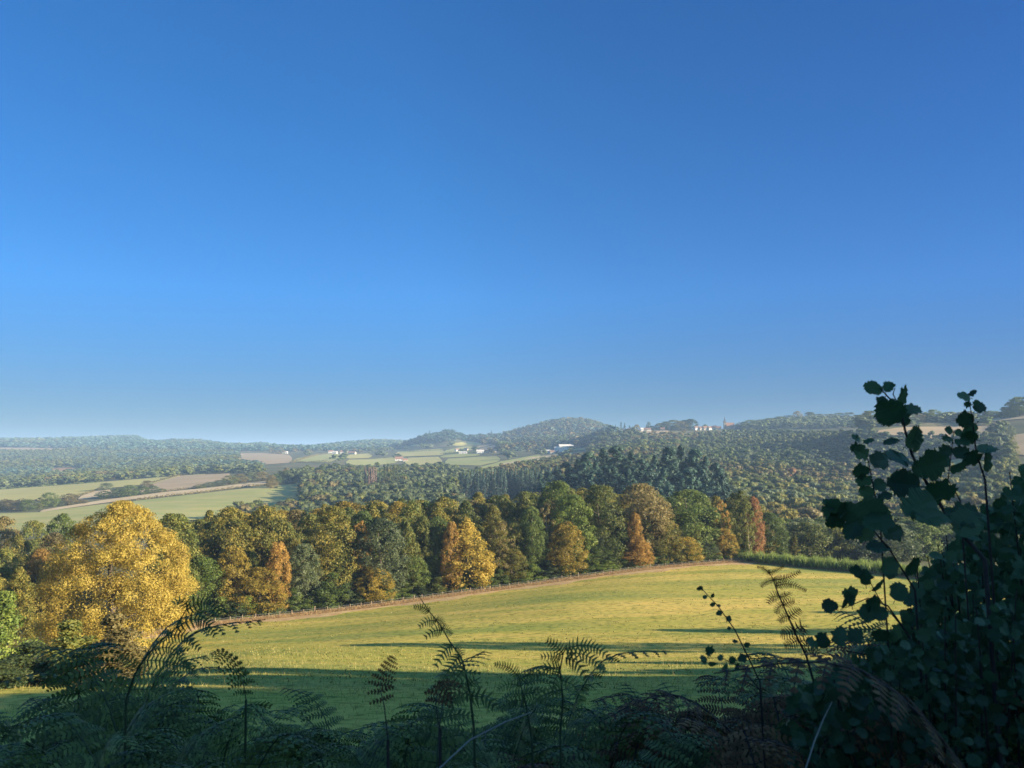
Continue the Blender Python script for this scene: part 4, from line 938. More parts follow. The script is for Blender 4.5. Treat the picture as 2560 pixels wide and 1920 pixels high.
C = np.stack([X, Y, hz(X, Y) + .15], 1)[keep]; k_ = len(C)
blades('meadow_grass', C, .12 + .28 * rg.random(k_) ** 2 + .35 * (rg.random(k_) < .04), .03 + .03 * rg.random(k_), m_straw, 'uneven tufts of long straw tipped grass on the near meadow', seed=2)
n_ = 70000; Y = 60 + 175 * rg.random(n_) ** .8; X = (rg.random(n_) * 2 - 1) * Y * .72; fl = np.interp(X, [p.x for p in FP] + [p.x for p in HP], [p.y for p in FP] + [p.y for p in HP]) - 6
cl = np.sin(X / 2.3 + np.sin(Y / 1.9) * 2) * np.sin(Y / 1.3 + np.sin(X / 3.1)) + .35 * np.sin(X / 11) * np.sin(Y / 6); keep = (Y < fl) & (rg.random(n_) < np.clip(.15 + .6 * cl, .03, 1)); C = np.stack([X, Y, hz(X, Y) + .15], 1)[keep]; k_ = len(C)
blades('meadow_tussocks', C, .10 + .16 * rg.random(k_), .10 + .16 * rg.random(k_), m_gr, 'short darker green tussocks dotting the sunlit meadow', seed=12)
n_ = 60000; t = rg.random(n_); fxx = np.interp(t, np.linspace(0, 1, len(gx)), gx); fyy = np.interp(t, np.linspace(0, 1, len(gy)), gy); u = rg.random(n_) * 5 - 2.5
X = fxx + .45 * u; Y = fyy - .9 * u; C = np.stack([X, Y, hz(X, Y) + .15], 1)
m_dg = leafmat('dry_blades', [(.25, .15, .07), (.38, .25, .11), (.50, .36, .18)], trans=.3)
blades('dry_grass', C, .3 + .8 * rg.random(n_) * (1 - np.abs(u) / 4), .05 + .05 * rg.random(n_), m_dg, 'dry rust and straw grass along the foot of the fence', seed=3)
hx, hy, hl = resample(HP, 60); n_ = 26000; t = rg.random(n_); X = np.interp(t, np.linspace(0, 1, 60), hx) + rg.normal(size=n_) * .6; Y = np.interp(t, np.linspace(0, 1, 60), hy) + rg.normal(size=n_) * .8
C = np.stack([X, Y, hz(X, Y) + .15], 1); blades('hedge_foot_grass', C, .2 + .4 * rg.random(n_), .05 + .04 * rg.random(n_), m_dg, 'pale dry grass along the foot of the bright meadow hedge', seed=4)

blades('tall_grass', TALLG[0], .9 + 1.3 * TALLG[1].random(len(TALLG[0])), .10 + .1 * TALLG[1].random(len(TALLG[0])), leafmat('tall_green_blades', [(.09, .14, .03), (.17, .23, .05), (.27, .31, .08)], trans=.4), 'tall bright green grass growing out of the meadow hedge', seed=8, lean=.25)
# ------------------------------------------------------------------ near plants
FM = {
 'fern': leafmat('bracken_green', [(.08, .10, .028), (.145, .18, .045), (.24, .27, .08)], rough=.5, spec=.3, trans=.42),
 'fern_brown': leafmat('bracken_brown', [(.09, .045, .02), (.17, .08, .03), (.26, .13, .05)], rough=.7, trans=.25),
 'hazel': leafmat('hazel_leaf', [(.04, .08, .03), (.055, .115, .045), (.09, .15, .06)], rough=.45, spec=.4, trans=.38),
}
M_STEM = plain('brown_stem', (.05, .035, .028), .7, 30, .3)
M_FSTEM = plain('bracken_stalk', (.06, .07, .03), .6, 20, .3)
M_PALE = plain('dry_stalk', (.35, .32, .26), .7, 20, .2)

def frond_arrays(P, nrm, Lp, npair=15, bare=.25, droop=.25, seed=0, scale=1.0, side_amt=1.0):
    """bracken frond: rachis along points P, blade facing nrm, longest pinna Lp metres"""
    rd_ = random.Random(seed); P = [Vector(p) for p in P]; m = len(P)
    def at(t):
        f = t * (m - 1); i = min(int(f), m - 2); u = f - i
        p0 = P[max(i - 1, 0)]; p1 = P[i]; p2 = P[i + 1]; p3 = P[min(i + 2, m - 1)]
        return .5 * ((2 * p1) + (p2 - p0) * u + (2 * p0 - 5 * p1 + 4 * p2 - p3) * u * u + (3 * p1 - p0 - 3 * p2 + p3) * u ** 3)
    tot = sum((b - a).length for a, b in zip(P, P[1:]))
    r0 = max(.0018, tot * .0035)
    V, Fq = tube([at(i / 16) for i in range(17)], [r0 * (1 - .8 * i / 16) for i in range(17)], 5)
    V = [tuple(v) for v in V]; Fq = [tuple(f) for f in Fq]; LV = []; LF = []
    for i in range(npair):
        t = bare + (1 - bare) * (i / npair) ** .85; q = (t - bare) / (1 - bare)
        ln = Lp * (1 - q) ** .75 * (1 if q > .12 else .8 + 1.6 * q) + .006 * scale
        p = at(t); d = (at(min(1, t + .02)) - at(max(0, t - .02))).normalized()
        N = (Vector(nrm) - d * d.dot(Vector(nrm))).normalized(); sd_ = d.cross(N).normalized()
        for s in (-1, 1):
            ln2 = ln * rd_.uniform(.85, 1.1); dirp = (sd_ * s * side_amt + d * rd_.uniform(.28, .5) + N * rd_.uniform(-.15, .15)).normalized()
            npn = max(4, int(ln2 / (.0095 * scale))); prev = p
            for j in range(npn):
                u = (j + .5) / npn; c = p + dirp * ln2 * u + Vector((0, 0, -droop * ln2 * u * u)); dl = (dirp + Vector((0, 0, -2 * droop * u))).normalized()
                sp = N.cross(dl).normalized(); pl = ln2 * .21 * (1 - u) ** .55 * (.65 + .35 * min(1, u * 6)) + .002 * scale; wv = ln2 / npn * .33
                for s2 in (-1, 1):
                    e1 = c + sp * s2 * pl + dl * pl * .35 + Vector((0, 0, -pl * .12))
                    b0 = len(LV); LV += [c - dl * wv, c + sp * s2 * pl * .55 - dl * wv * .5 + dl * pl * .1, e1, c + sp * s2 * pl * .55 + dl * (wv * 1.1 + pl * .22), c + dl * wv]
                    LF.append((b0, b0 + 1, b0 + 2, b0 + 3, b0 + 4))
            tv, tf = tube([p, p + dirp * ln2 * .5 + Vector((0, 0, -droop * ln2 * .25)), p + dirp * ln2 + Vector((0, 0, -droop * ln2))], [r0 * .45, r0 * .3, r0 * .1], 3)
            o_ = len(V); V += [tuple(v) for v in tv]; Fq += [tuple(k + o_ for k in f) for f in tf]
    o_ = len(V); nq = len(Fq); V += [tuple(v) for v in LV]; LF = np.array(LF) + o_
    at_ = np.concatenate([np.zeros(nq) + .3, np.clip(np.random.default_rng(seed).normal(.5, .22, len(LF)), 0, 1)])
    return V, [np.array(Fq), LF], at_, nq
def frond_mesh(*a, **k):
    V, Fl, at_, nq = frond_arrays(*a, **k); return mesh('frond', V, Fl, attr=at_, mi=[0] * nq + [1] * (len(at_) - nq))
def key_frond(name, pts, nrm, Lp_px, label, mat='fern', cat='fern', stem=None, **k):
    """pts: (px, py, Y) of the rachis, root first"""
    P = [pt(*q) for q in pts]; Y = pts[-1][2]; g = P[0]; foot = Vector((g.x + (pts[0][0] - pts[1][0]) * .0008, g.y, hz1(g.x, g.y)))
    e = bpy.data.objects.new(name, None); COL.objects.link(e); e.location = foot; tag(e, label, cat)
    PL = [p - foot for p in P]
    obj('frond', frond_mesh(PL, nrm, hpx(Lp_px, Y), **k), [M_FSTEM if mat == 'fern' else M_STEM, FM[mat]], e)
    V, Fq = tube([Vector((0, 0, -.05)), PL[0] * .5 + Vector((.01, 0, 0)), PL[0]], [.006, .005, .004], 6)
    obj('stalk', mesh('stalk', V, np.array(Fq), smooth=True), M_FSTEM if mat == 'fern' else M_STEM, e)
    return e
C_ = Vector((0, -1, 0))
def comb_arrays(P, nrm, tl, seed=0, sp=.36):
    """one pinna: midrib along P with narrow pointed leaflets of length tl on both sides"""
    rd_ = random.Random(seed); P = [Vector(p) for p in P]; m = len(P)
    def at(t):
        f = t * (m - 1); i = min(int(f), m - 2); u = f - i
        p0 = P[max(i - 1, 0)]; p1 = P[i]; p2 = P[i + 1]; p3 = P[min(i + 2, m - 1)]
        return .5 * ((2 * p1) + (p2 - p0) * u + (2 * p0 - 5 * p1 + 4 * p2 - p3) * u * u + (3 * p1 - p0 - 3 * p2 + p3) * u ** 3)
    tot = sum((b - a).length for a, b in zip(P, P[1:])); V, Fq = tube([at(i / 8) for i in range(9)], [.0016 * (1 - .8 * i / 8) for i in range(9)], 4)
    V = [tuple(v) for v in V]; Fq = [tuple(f) for f in Fq]; LV = []; LF = []; N_ = max(6, int(tot / (tl * sp)))
    for i in range(N_):
        t = .04 + .95 * i / N_; p = at(t); d = (at(min(1, t + .03)) - at(max(0, t - .03))).normalized(); Nn = (Vector(nrm) - d * d.dot(Vector(nrm))).normalized(); sd_ = d.cross(Nn)
        for s_s in (-1, 1):
            ln = tl * (1 - t) ** .5 * min(1, .55 + t * 2.5) * rd_.uniform(.85, 1.1) + .003; dr = (sd_ * s_s + d * rd_.uniform(.3, .5) + Vector((0, 0, -.12))).normalized(); wv = tot / N_ * .30; b0 = len(LV)
            LV += [p - d * wv, p + dr * ln * .55 - d * wv * .8, p + dr * ln + d * wv * .3, p + dr * ln * .6 + d * wv * .7, p + d * wv]; LF.append((b0, b0 + 1, b0 + 2, b0 + 3, b0 + 4))
    o_ = len(V); nq = len(Fq); V += [tuple(v) for v in LV]
    return V, [np.array(Fq), np.array(LF) + o_], np.concatenate([np.zeros(nq) + .3, np.clip(np.random.default_rng(seed).normal(.5, .2, len(LF)), 0, 1)]), nq
def comb_fern(name, stem, pinnae, Y, label, mat='fern', nrm=(0, -1, .25)):
    g = pt(stem[0][0], stem[0][1], Y); foot = Vector((g.x, g.y, hz1(g.x, g.y)))
    e = bpy.data.objects.new(name, None); COL.objects.link(e); e.location = foot; tag(e, label, 'fern')
    sm_ = M_FSTEM if mat == 'fern' else M_STEM
    P = [Vector((0, 0, -.03)), (g - foot) * .5 + Vector((.015, 0, 0))] + [pt(x, y, Y) - foot for x, y in stem]; k = len(P)
    V, Fq = tube(P, [.0045 * (1 - .75 * i / (k - 1)) for i in range(k)], 6); obj('stalk', mesh('stalk', V, np.array(Fq), smooth=True), sm_, e)
    for i, (pp, tpx) in enumerate(pinnae):
        V, Fl, at_, nq = comb_arrays([pt(x, y, Y - .02 * j) - foot for j, (x, y) in enumerate(pp)], nrm, hpx(tpx, Y), i)
        obj('pinna', mesh('pinna', V, Fl, attr=at_, mi=[0] * nq + [1] * (len(at_) - nq)), [sm_, FM[mat]], e)
comb_fern('bracken', [(126, 700), (134, 676), (143, 660), (160, 641), (176, 628), (188, 606), (194, 596)],
  [([(165, 636), (184, 636), (201, 650)], 10), ([(151, 651), (168, 647), (180, 656), (190, 668)], 10), ([(143, 660), (163, 661), (182, 665), (197, 672)], 11), ([(176, 628), (195, 619), (208, 624), (216, 636)], 12), ([(186, 610), (200, 603), (212, 606), (221, 616)], 11), ([(138, 668), (128, 660), (118, 656)], 8), ([(134, 676), (152, 674), (170, 682), (180, 694)], 13), ([(130, 688), (112, 682), (96, 690)], 12), ([(188, 606), (180, 600), (172, 603)], 8), ([(130, 690), (150, 690), (168, 702)], 12)], 2.3,
  'tall green bracken with comb like leaflets arching before the golden tree foot')
key_frond('bracken', [(246, 700, 2.4), (242, 680, 2.4), (233, 664, 2.4), (222, 653, 2.4), (211, 655, 2.4)], (-.4, -1, .2), 16, 'slim bracken tip curling left beside the arching frond', npair=12, bare=.1, droop=.5, seed=2)
comb_fern('bracken', [(474, 730), (470, 694), (466, 674), (461, 657), (450, 642), (441, 626), (429, 611), (418, 595)],
  [([(429, 612), (422, 607), (413, 607)], 6), ([(436, 621), (428, 621), (418, 627)], 7), ([(442, 630), (434, 631), (424, 638)], 8), ([(436, 619), (441, 621), (445, 626)], 5), ([(442, 628), (448, 630), (452, 635)], 5), ([(451, 645), (443, 653), (434, 668)], 10), ([(460, 655), (450, 668), (437, 690)], 11), ([(464, 668), (455, 680), (443, 694)], 11), ([(470, 684), (476, 680), (480, 690)], 9), ([(470, 690), (458, 698), (446, 712)], 12), ([(471, 696), (486, 698), (496, 708)], 12), ([(455, 648), (460, 650), (463, 656)], 6)], 2.3,
  'upright bracken leaning left in the middle of the meadow view')
comb_fern('bracken', [(560, 735), (563, 700), (560, 670), (563, 654), (566, 648)],
  [([(563, 654), (556, 646), (546, 640)], 9), ([(565, 649), (582, 645), (598, 649), (612, 660)], 10), ([(566, 653), (582, 654), (596, 662), (605, 674)], 10), ([(566, 658), (578, 664), (588, 680)], 11), ([(560, 668), (548, 668), (534, 676)], 10), ([(560, 672), (554, 682), (552, 696)], 10), ([(562, 680), (574, 686), (582, 700)], 11), ([(561, 690), (546, 694), (532, 704)], 11), ([(560, 660), (552, 656), (540, 657)], 8)], 2.2,
  'arching bracken with feathery leaflets right of the leaning one')
comb_fern('bracken', [(532, 740), (526, 705), (522, 690), (518, 676)],
  [([(518, 676), (508, 667), (494, 664)], 7), ([(519, 680), (530, 674), (540, 676)], 7), ([(521, 686), (508, 684), (498, 690)], 8), ([(523, 694), (534, 694), (544, 702)], 9), ([(524, 700), (510, 702), (500, 712)], 9)], 2.2,
  'small bracken just left of the arching feathery one')
comb_fern('dry_bracken', [(816, 690), (806, 655), (797, 637), (788, 616), (780, 598), (776, 588), (773, 579), (768, 570)],
  [([(769, 573), (763, 568), (757, 567)], 3.5), ([(768, 573), (775, 571), (784, 566)], 3.5), ([(773, 580), (786, 578), (801, 571)], 5), ([(775, 586), (790, 584), (807, 591)], 5), ([(773, 580), (766, 582), (761, 587)], 4), ([(779, 596), (772, 597), (768, 604)], 7), ([(780, 597), (786, 596), (790, 592)], 6), ([(783, 604), (778, 608), (776, 614)], 6), ([(784, 605), (790, 602), (795, 601)], 6), ([(788, 616), (782, 618), (779, 622)], 7), ([(789, 617), (796, 612), (801, 609)], 7), ([(794, 630), (786, 634), (780, 634)], 9), ([(794, 630), (802, 626), (804, 632), (802, 638)], 9), ([(798, 640), (790, 644), (784, 646)], 8), ([(799, 642), (806, 640), (812, 644)], 8), ([(804, 652), (812, 650), (820, 654)], 7)], 2.3,
  'tall brown withered bracken standing against the sunlit meadow', 'fern_brown')
key_frond('dry_bracken', [(388, 740, 2.0), (384, 705, 2.0), (380, 685, 2.0), (388, 668, 2.0), (394, 656, 2.0)], (0, -1, .2), 15, 'small brown bracken tip left of the leaning frond', mat='fern_brown', npair=9, bare=.3, droop=.3, seed=7)
key_frond('dry_bracken', [(440, 730, 2.0), (436, 705, 2.0), (440, 690, 2.0), (448, 684, 2.0), (462, 688, 2.0)], (0, -1, .3), 15, 'curled brown bracken top low in the centre left', mat='fern_brown', npair=9, bare=.3, droop=.6, seed=8)
# bracken plants: four frond meshes, copied
FR = []
for i in range(5):
    L_ = 1.0; hgt = [.9, 1.0, .8, .95, .85][i]; out = [.25, .38, .46, .18, .42][i]
    P = [(0, 0, 0), (out * .1, 0, hgt * .45), (out * .35, 0, hgt * .8), (out * .75, 0, hgt * .98), (out * 1.25, 0, hgt * (1.0 - .12 * i / 4))]
    FR.append([frond_arrays(P, (-.5, .05, 1), .135, npair=13, bare=.42, droop=.35, seed=20 + i, scale=1.15)])
FRM = {}
def frond_variant(i, mat):
    if (i, mat) not in FRM:
        V, Fl, at_, nq = FR[i][0]; me = mesh('frond', V, Fl, attr=at_, mi=[0] * nq + [1] * (len(at_) - nq))
        me.materials.append(M_FSTEM if mat == 'fern' else M_STEM); me.materials.append(FM[mat]); FRM[(i, mat)] = me
    return FRM[(i, mat)]
def bracken(x, y, h, mat, label, nf=5, group='bracken plants on the near bank'):
    e = bpy.data.objects.new('bracken' if mat == 'fern' else 'dry_bracken', None); COL.objects.link(e); e.location = (x, y, hz1(x, y) - .03); e.scale = (h, h, h); e.rotation_euler.z = rd.random() * 6.28
    tag(e, label, 'fern', group)
    for k in range(nf):
        f = bpy.data.objects.new('frond', frond_variant(rd.randrange(5), mat)); COL.objects.link(f); f.parent = e
        f.rotation_euler = (rd.uniform(-.3, .3), rd.uniform(-.3, .25), 6.28 * k / nf + rd.uniform(-.4, .4)); s_2 = rd.uniform(.8, 1.08); f.scale = (s_2,) * 3
    return e
OUT = [(-40, 720), (0, 716), (40, 690), (80, 668), (120, 655), (170, 648), (220, 672), (250, 705), (330, 706), (390, 690), (450, 700), (500, 690), (560, 672), (610, 676), (680, 690), (740, 668), (800, 655), (860, 640), (920, 620), (1060, 600)]
nb = 0
def bzone(px, Y, dpy=0):
    py = polyat(OUT, px) + dpy; q = pt(px, py, Y); g = hz1(q.x, Y); return q.x, q.z - g
for row, (Y, dp, stepx) in enumerate([(4.2, 12, 30), (3.5, 6, 30), (2.9, 10, 34), (2.4, 30, 40), (1.9, 56, 52)]):
    px = -60 + row * 17
    while px < 1090:
        yy_ = Y * rd.uniform(.92, 1.08); x, h = bzone(px, yy_, dp + rd.uniform(6, 34)); h /= .98
        br = (px > 700 and rd.random() < .55) or rd.random() < .1
        sec = 'left' if px < 340 else 'centre' if px < 680 else 'right'
        rw = ['rearmost', 'rear', 'middle', 'front', 'nearest'][row]; px_now = px
        if h > .3:
            bracken(x, yy_, max(.45, min(h, 1.75)), 'fern_brown' if br else 'fern', '%s bracken of the %s row on the near bank, %s side' % ('brown' if br else 'green', rw, sec), nf=6); nb += 1
        px += stepx * rd.uniform(.8, 1.2)
print('bracken', nb)
# undergrowth carpet: brambles, dead leaves and grass below the bracken
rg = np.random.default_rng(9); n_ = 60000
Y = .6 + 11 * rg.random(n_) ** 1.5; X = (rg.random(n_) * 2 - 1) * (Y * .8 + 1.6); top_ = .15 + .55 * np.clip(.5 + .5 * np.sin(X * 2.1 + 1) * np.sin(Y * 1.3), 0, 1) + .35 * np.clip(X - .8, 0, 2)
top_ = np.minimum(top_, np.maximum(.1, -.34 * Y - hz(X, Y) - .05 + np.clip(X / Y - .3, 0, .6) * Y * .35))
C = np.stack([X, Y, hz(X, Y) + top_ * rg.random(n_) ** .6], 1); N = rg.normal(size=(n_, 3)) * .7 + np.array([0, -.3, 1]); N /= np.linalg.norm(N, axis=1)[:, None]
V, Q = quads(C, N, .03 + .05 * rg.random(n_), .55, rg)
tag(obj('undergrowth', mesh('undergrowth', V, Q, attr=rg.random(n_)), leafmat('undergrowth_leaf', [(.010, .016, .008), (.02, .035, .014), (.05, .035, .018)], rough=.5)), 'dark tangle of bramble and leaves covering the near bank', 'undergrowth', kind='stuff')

# broad leaves (hazel)
def leaf_arrays(c, ax, nrm, s, rgd, serr=1.0):
    """one rounded toothed leaf; stalk at c, pointing along ax"""
    ax = ax.normalized(); nrm = (nrm - ax * ax.dot(nrm)).normalized(); sd_ = ax.cross(nrm)
    V = [c]; n_ = 9; up = []
    mid = [c + ax * s * t + nrm * s * (-.10 * t * t) for t in (.0, .25, .5, .75, 1.0)]
    prof = [(.0, .12), (.10, .34), (.28, .47), (.48, .50), (.66, .45), (.80, .34), (.90, .20), (1.0, .0)]
    L_ = []; R_ = []
    for i, (t, wv) in enumerate(prof):
        k1 = 1 + serr * rgd.uniform(-.17, .12) + (.06 if i % 2 else -.05); wob = nrm * s * (.10 * wv + rgd.uniform(-.02, .02))
        m_ = c + ax * s * t * (1 + rgd.uniform(-.02, .02)) - nrm * s * .12 * t * t
        L_.append(m_ + sd_ * s * wv * k1 + wob); R_.append(m_ - sd_ * s * wv * k1 + wob)
        if 0 < i < 7:
            for dt, kw in ((.03, .88), (.075, 1.04), (.10, .90)):
                L_.append(m_ + ax * s * dt + sd_ * s * wv * kw * k1 + wob); R_.append(m_ + ax * s * (dt + .01) - sd_ * s * wv * (kw + rgd.uniform(-.05, .05)) * k1 + wob)
    M_ = [c + ax * s * t - nrm * s * .12 * t * t for t in np.linspace(0, 1, len(L_))]
    V = []; Fq = []
    for i in range(len(L_)): V += [L_[i], M_[i], R_[i]]
    for i in range(len(L_) - 1):
        a = 3 * i; Fq += [(a, a + 1, a + 4, a + 3), (a + 1, a + 2, a + 5, a + 4)]
    return V, Fq
def sprig(name, stems, leaves, label, cat='branch', Yd=2.0, mat='hazel'):
    """stems: list of [(px,py,Y,r_mm)...]; leaves: (px, py, size_px, angle_deg, Y)"""
    e = bpy.data.objects.new(name, None); COL.objects.link(e); tag(e, label, cat)
    root = stems[0][0]; g = pt(*root[:3]); e.location = g
    parts = []
    for st in stems:
        P = [pt(*q[:3]) - g for q in st]; rr = [q[3] / 1000 for q in st]
        if st is stems[0]:
            dz_ = hz1(g.x, g.y) - g.z; P = [Vector((.02, .03, dz_ - .04)), Vector((.03, .02, dz_ * .5))] + P; rr = [rr[0] * 1.5, rr[0] * 1.25] + rr
        parts.append(tube(P, rr, 7))
    V, Fq = join(parts); obj('stem', mesh('stem', V, np.array(Fq), smooth=True), M_STEM, e)
    rgd = random.Random(len(leaves)); lm = {}
    for (px, py, sp, an, Y) in leaves:
        a = R(an); s = hpx(sp, Y); ax = Vector((math.cos(a), rgd.uniform(-.35, .25), math.sin(a))); nr = Vector((rgd.uniform(-.5, .5), -1, rgd.uniform(-.4, .9))) + ax.cross(Vector((0, -1, 0))) * rgd.uniform(-1.1, 1.1)
        base = pt(px, py, Y) - g
        s *= .76; V, Fq = leaf_arrays(Vector((0, 0, 0)), ax, nr, s, rgd, 1.6)
        pv2, pf2 = tube([-ax * s * .22, Vector((0, 0, 0))], [.0012, .0009], 4)
        V2, F2 = join([(V, Fq), (pv2, pf2)])
        o = obj('leaf', mesh('leaf', V2, np.array(F2), attr=[rgd.random()] * len(F2), smooth=False), FM[mat], e); o.location = base
    return e
# angle: direction the leaf points, degrees anticlockwise from right
sprig('hazel_shoot', [[(985, 560, 1.9, 5.5), (950, 520, 1.95, 4.8), (925, 480, 2, 4.2), (912, 455, 2, 3.6), (905, 430, 2, 3.0), (900, 405, 2, 2.4), (889, 398, 2, 2.0), (880, 388, 2, 1.4)], [(897, 402, 2, 1.6), (893, 394, 2, 1.3), (895, 388, 2, 1)], [(925, 480, 2, 2), (918, 470, 2, 1.2)]],
  [(882, 392, 24, 152, 2), (886, 392, 17, 60, 2), (897, 404, 30, 48, 2), (905, 410, 22, 5, 2.02), (898, 412, 20, -60, 2.02), (885, 397, 14, 225, 2), (890, 399, 10, 300, 2), (900, 420, 40, 148, 2), (906, 446, 34, 42, 1.97), (914, 452, 30, 78, 2), (899, 440, 20, 190, 2.05), (911, 462, 42, 165, 1.97), (912, 470, 46, 15, 1.96),
   (915, 478, 34, 205, 2.02), (900, 474, 26, 240, 2), (925, 488, 38, -12, 1.95), (935, 500, 46, 195, 1.93), (920, 486, 40, 172, 1.96), (948, 520, 42, 20, 1.92), (945, 515, 44, 185, 1.9), (960, 536, 40, 60, 1.9), (884, 516, 42, 160, 2.0), (893, 520, 40, 185, 1.98)],
  'tall hazel shoot with large rounded leaves rising into the sky at right')
sprig('hazel_twig', [[(985, 480, 2.2, 3), (976, 452, 2.2, 2.4), (974, 432, 2.2, 1.9), (971, 412, 2.2, 1.4), (969, 398, 2.2, 1)]],
  [(970, 398, 17, 165, 2.2), (970, 396, 11, 50, 2.2), (971, 405, 10, 170, 2.2), (973, 404, 8, 30, 2.2), (975, 411, 17, 38, 2.2), (974, 418, 24, 190, 2.2), (976, 424, 22, 230, 2.2), (977, 440, 22, 165, 2.2), (979, 452, 26, 20, 2.2), (980, 460, 26, 170, 2.2), (984, 470, 30, 60, 2.2)],
  'shorter hazel twig with ragged small leaves right of the tall shoot')
sprig('hazel_twig', [[(880, 520, 2.3, 2.4), (872, 480, 2.3, 1.9), (868, 460, 2.3, 1.5), (861, 446, 2.3, 1.1), (856, 436, 2.3, .8)]],
  [(860, 440, 12, 150, 2.3), (864, 443, 14, 25, 2.3), (861, 448, 15, 180, 2.3), (868, 456, 22, 155, 2.3), (870, 462, 26, 10, 2.3), (869, 470, 22, 190, 2.3), (872, 480, 20, 185, 2.3), (873, 486, 18, 10, 2.3), (875, 494, 20, 165, 2.3), (878, 498, 18, 20, 2.3), (880, 508, 22, 170, 2.3)],
  'thin leafy twig edging the right shrub on its left side')
sprig('hazel_twig', [[(960, 500, 2.2, 2.2), (948, 480, 2.2, 1.8), (951, 455, 2.2, 1.4), (954, 430, 2.2, .9)]],
  [(953, 432, 12, 160, 2.2), (955, 434, 12, 20, 2.2), (953, 440, 15, 170, 2.2), (955, 443, 18, 10, 2.2), (952, 449, 18, 195, 2.2), (953, 454, 20, 15, 2.2), (950, 462, 20, 170, 2.2), (950, 470, 22, 20, 2.2)],
  'slim dark twig between the two hazel tops')
sprig('bramble_shoot', [[(760, 682, 2.3, 2.6), (752, 665, 2.3, 2.4), (735, 630, 2.3, 2.0), (718, 606, 2.3, 1.5), (701, 588, 2.3, 1.0)]],
  [(702, 590, 6, 120, 2.3), (701, 588, 6, 200, 2.3), (707, 596, 6, 200, 2.3), (711, 597, 6, 40, 2.3), (715, 604, 7, 190, 2.3), (722, 612, 8, 200, 2.3), (717, 606, 5, 10, 2.3), (727, 621, 8, 55, 2.3), (727, 619, 6, -10, 2.3), (738, 642, 7, 170, 2.3), (744, 646, 8, 25, 2.3), (731, 628, 5, 190, 2.3)],
  'thin bare bramble shoot leaning left over the sunlit meadow')
LB = [(700, 658), (708, 656), (714, 652), (722, 655), (730, 657), (738, 660), (705, 664), (716, 664), (726, 664), (745, 668), (735, 670)]
sprig('rose_twig', [[(760, 690, 2.2, 2), (742, 668, 2.2, 1.6), (722, 658, 2.2, 1.1), (700, 658, 2.2, .7)]], [(x, y, 8 + (i % 3) * 2, (i * 77) % 360, 2.2) for i, (x, y) in enumerate(LB)], 'small leaved twig in front of the last sunlit strip of grass')
LB = [(838, 606, 20, 180), (842, 608, 18, 60), (852, 606, 20, 100), (858, 592, 20, 185), (866, 585, 20, 95), (872, 590, 22, 30), (868, 604, 24, 260), (880, 600, 24, 200), (888, 612, 26, 190), (895, 600, 24, 60), (862, 572, 16, 170), (885, 575, 18, 20), (826, 648, 20, 110), (838, 645, 24, 80), (848, 640, 22, 30), (852, 655, 26, 290), (818, 646, 18, 150), (900, 625, 26, 230), (893, 636, 26, 180)]
sprig('hazel_branch', [[(930, 670, 2.2, 4), (905, 630, 2.2, 3), (888, 606, 2.2, 2.4), (868, 598, 2.2, 1.6), (845, 608, 2.2, 1)], [(905, 630, 2.2, 2), (880, 600, 2.2, 1.5), (866, 575, 2.2, 1)], [(905, 660, 2.2, 3), (870, 655, 2.2, 2), (840, 650, 2.2, 1.2)]], [(x, y, s, a, 2.2) for x, y, s, a in LB], 'low hazel branch with dark leaves hanging over the meadow at right')

# the dense shrub at right: random leaves in a volume plus stems
def shrub(name, px0, px1, outline, Y0, Y1, nleaf, spx, label, seed, zbot=.2):
    rgd = random.Random(seed); e = bpy.data.objects.new(name, None); COL.objects.link(e)
    cx, cy = on((px0 + px1) / 2, (Y0 + Y1) / 2).xy if False else (pt((px0 + px1) / 2, 500, (Y0 + Y1) / 2).x, (Y0 + Y1) / 2)
    g = Vector((cx, cy, hz1(cx, cy))); e.location = g; tag(e, label, 'shrub')
    V = []; Fq = []; at_ = []; o_ = 0
    for i in range(nleaf):
        px = rgd.uniform(px0, px1); Y = rgd.uniform(Y0, Y1); tp = polyat(outline, px); py = tp + (790 - tp) * rgd.random() ** 1.25 + 4
        c = pt(px, py, Y); s = hpx(spx, 2.2) * rgd.uniform(.6, 1.15); a = rgd.uniform(0, 6.28)
        v, f = leaf_arrays(c - g, Vector((math.cos(a), rgd.uniform(-.5, .5), math.sin(a) * .8 - .1)), Vector((rgd.uniform(-1.3, 1.3), -.8, rgd.uniform(-.9, 1.4))), s, rgd)
        V += [tuple(q) for q in v]; Fq += [tuple(k + o_ for k in q) for q in f]; o_ += len(v); at_ += [rgd.random()] * len(f)
    obj('foliage', mesh('foliage', V, np.array(Fq), attr=at_), FM['hazel'], e)
    parts = []
    for i in range(34):
        px = rgd.uniform(px0 + 10, px1); Y = rgd.uniform(Y0, Y1); tpp = polyat(outline, px) - rgd.uniform(-30, 22); top = pt(px, tpp, Y) - g; bt = Vector((top.x * .4, top.y * .4, -.05))
        mid_ = bt.lerp(top, .5) + Vector((rgd.uniform(-.08, .08), 0, 0)); parts.append(tube([bt, mid_, top], [.008, .005, .0015], 6))
    V, Fq = join(parts); obj('stem', mesh('stem', V, np.array(Fq), smooth=True), M_STEM, e)
OS = [(868, 720), (880, 660), (892, 635), (905, 615), (915, 590), (935, 560), (955, 540), (975, 520), (990, 505), (1005, 492), (1020, 475), (1060, 440), (1120, 430)]
shrub('hazel_bush', 880, 1110, OS, 2.3, 3.4, 5600, 12.5, 'dense dark hazel bush filling the right edge of the view', 5)
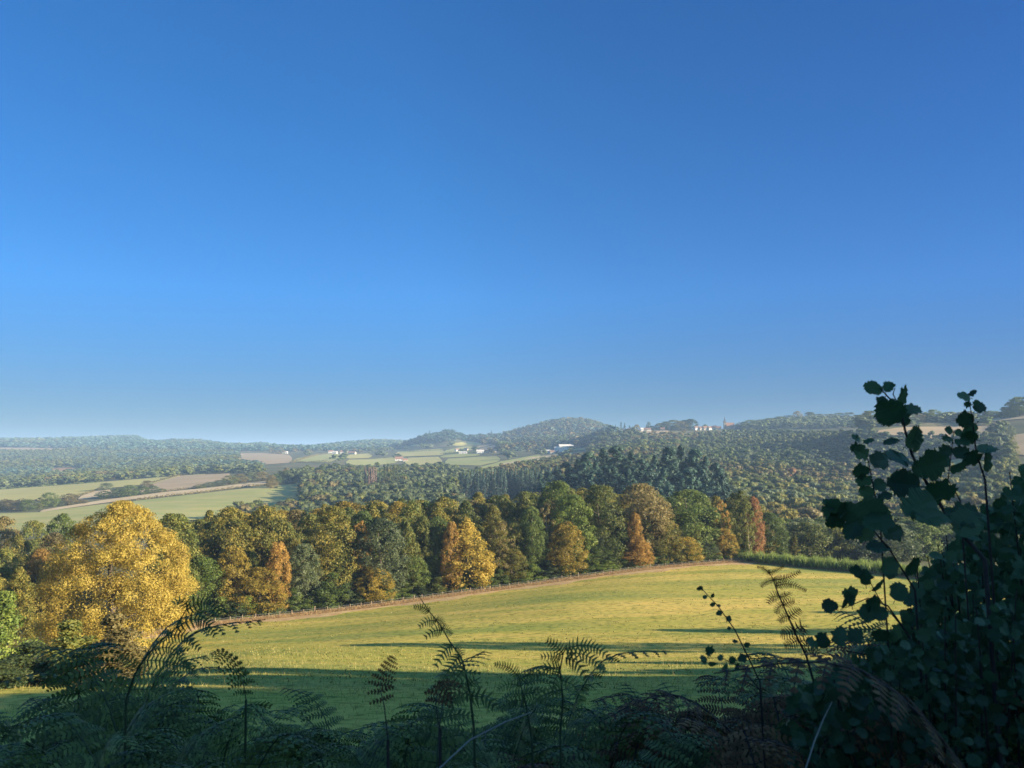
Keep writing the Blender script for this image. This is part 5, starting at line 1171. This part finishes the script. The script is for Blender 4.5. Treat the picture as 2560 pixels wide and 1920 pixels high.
LB = [(848, 512, 40, 175), (846, 514, 34, 215), (860, 516, 36, 160), (858, 520, 34, 235), (872, 524, 34, 40), (836, 508, 22, 150), (874, 530, 30, 200), (884, 536, 34, 20), (866, 512, 26, 70), (890, 548, 34, 175), (896, 560, 30, 215), (905, 572, 34, 30)]
sprig('hazel_branch', [[(915, 590, 2.1, 3), (890, 550, 2.1, 2.4), (868, 524, 2.1, 1.8), (842, 510, 2.1, 1)]], [(x, y, s_z * .85, a, 2.1) for x, y, s_z, a in LB], 'hazel branch with broad leaves reaching left at the height of the distant wood')
OS2 = [(760, 740), (800, 690), (850, 665), (880, 650), (910, 640), (1000, 600), (1120, 590)]
shrub('bramble_bush', 790, 1110, OS2, 1.8, 2.6, 3000, 10, 'low dark bramble bush in the bottom right corner', 6)
# bare arching stalks
for (pts_, lb) in [([(690 - 250, 768, 1.6), (470, 740, 1.6), (505, 722, 1.6), (532, 712, 1.6)], 'long pale bent stalk crossing low in the centre'), ([(806, 768, 1.7), (815, 740, 1.7), (824, 718, 1.7), (832, 702, 1.7)], 'short pale stalk in the bottom right dark bracken')]:
    P = [pt(*q) for q in pts_]; g = P[0]; V, Fq = tube([p - g for p in P], [.0018, .0016, .0013, .0007], 5)
    o = obj('dry_stalk', mesh('dry_stalk', V, np.array(Fq), smooth=True), M_PALE, None, g); tag(o, lb, 'stalk')

# ------------------------------------------------------------------ haze
Z0_HAZE = float(ZZ.min()) - 1; Z1_HAZE = 150.0
print('haze', Z0_HAZE, ZZ[yy > 0].max())
V, Fq = box(-9800, 9800, -700, 9650, Z0_HAZE, Z1_HAZE)
mh = bpy.data.materials.new('air_haze'); mh.use_nodes = True; nt_ = mh.node_tree; nt_.nodes.remove(nt_.nodes['Principled BSDF'])
pvn = nt_.nodes.new('ShaderNodeVolumePrincipled'); pvn.inputs['Color'].default_value = (.42, .62, .90, 1); pvn.inputs['Density'].default_value = 1.6e-4; pvn.inputs['Anisotropy'].default_value = .0
nt_.links.new(pvn.outputs[0], nt_.nodes['Material Output'].inputs['Volume'])
tag(obj('haze', mesh('haze', V, np.array(Fq)), mh), 'thin blue haze filling the valley air', 'haze', kind='stuff')
zz = ZZ.min(); print('ground min', zz, 'max', ZZ.max())
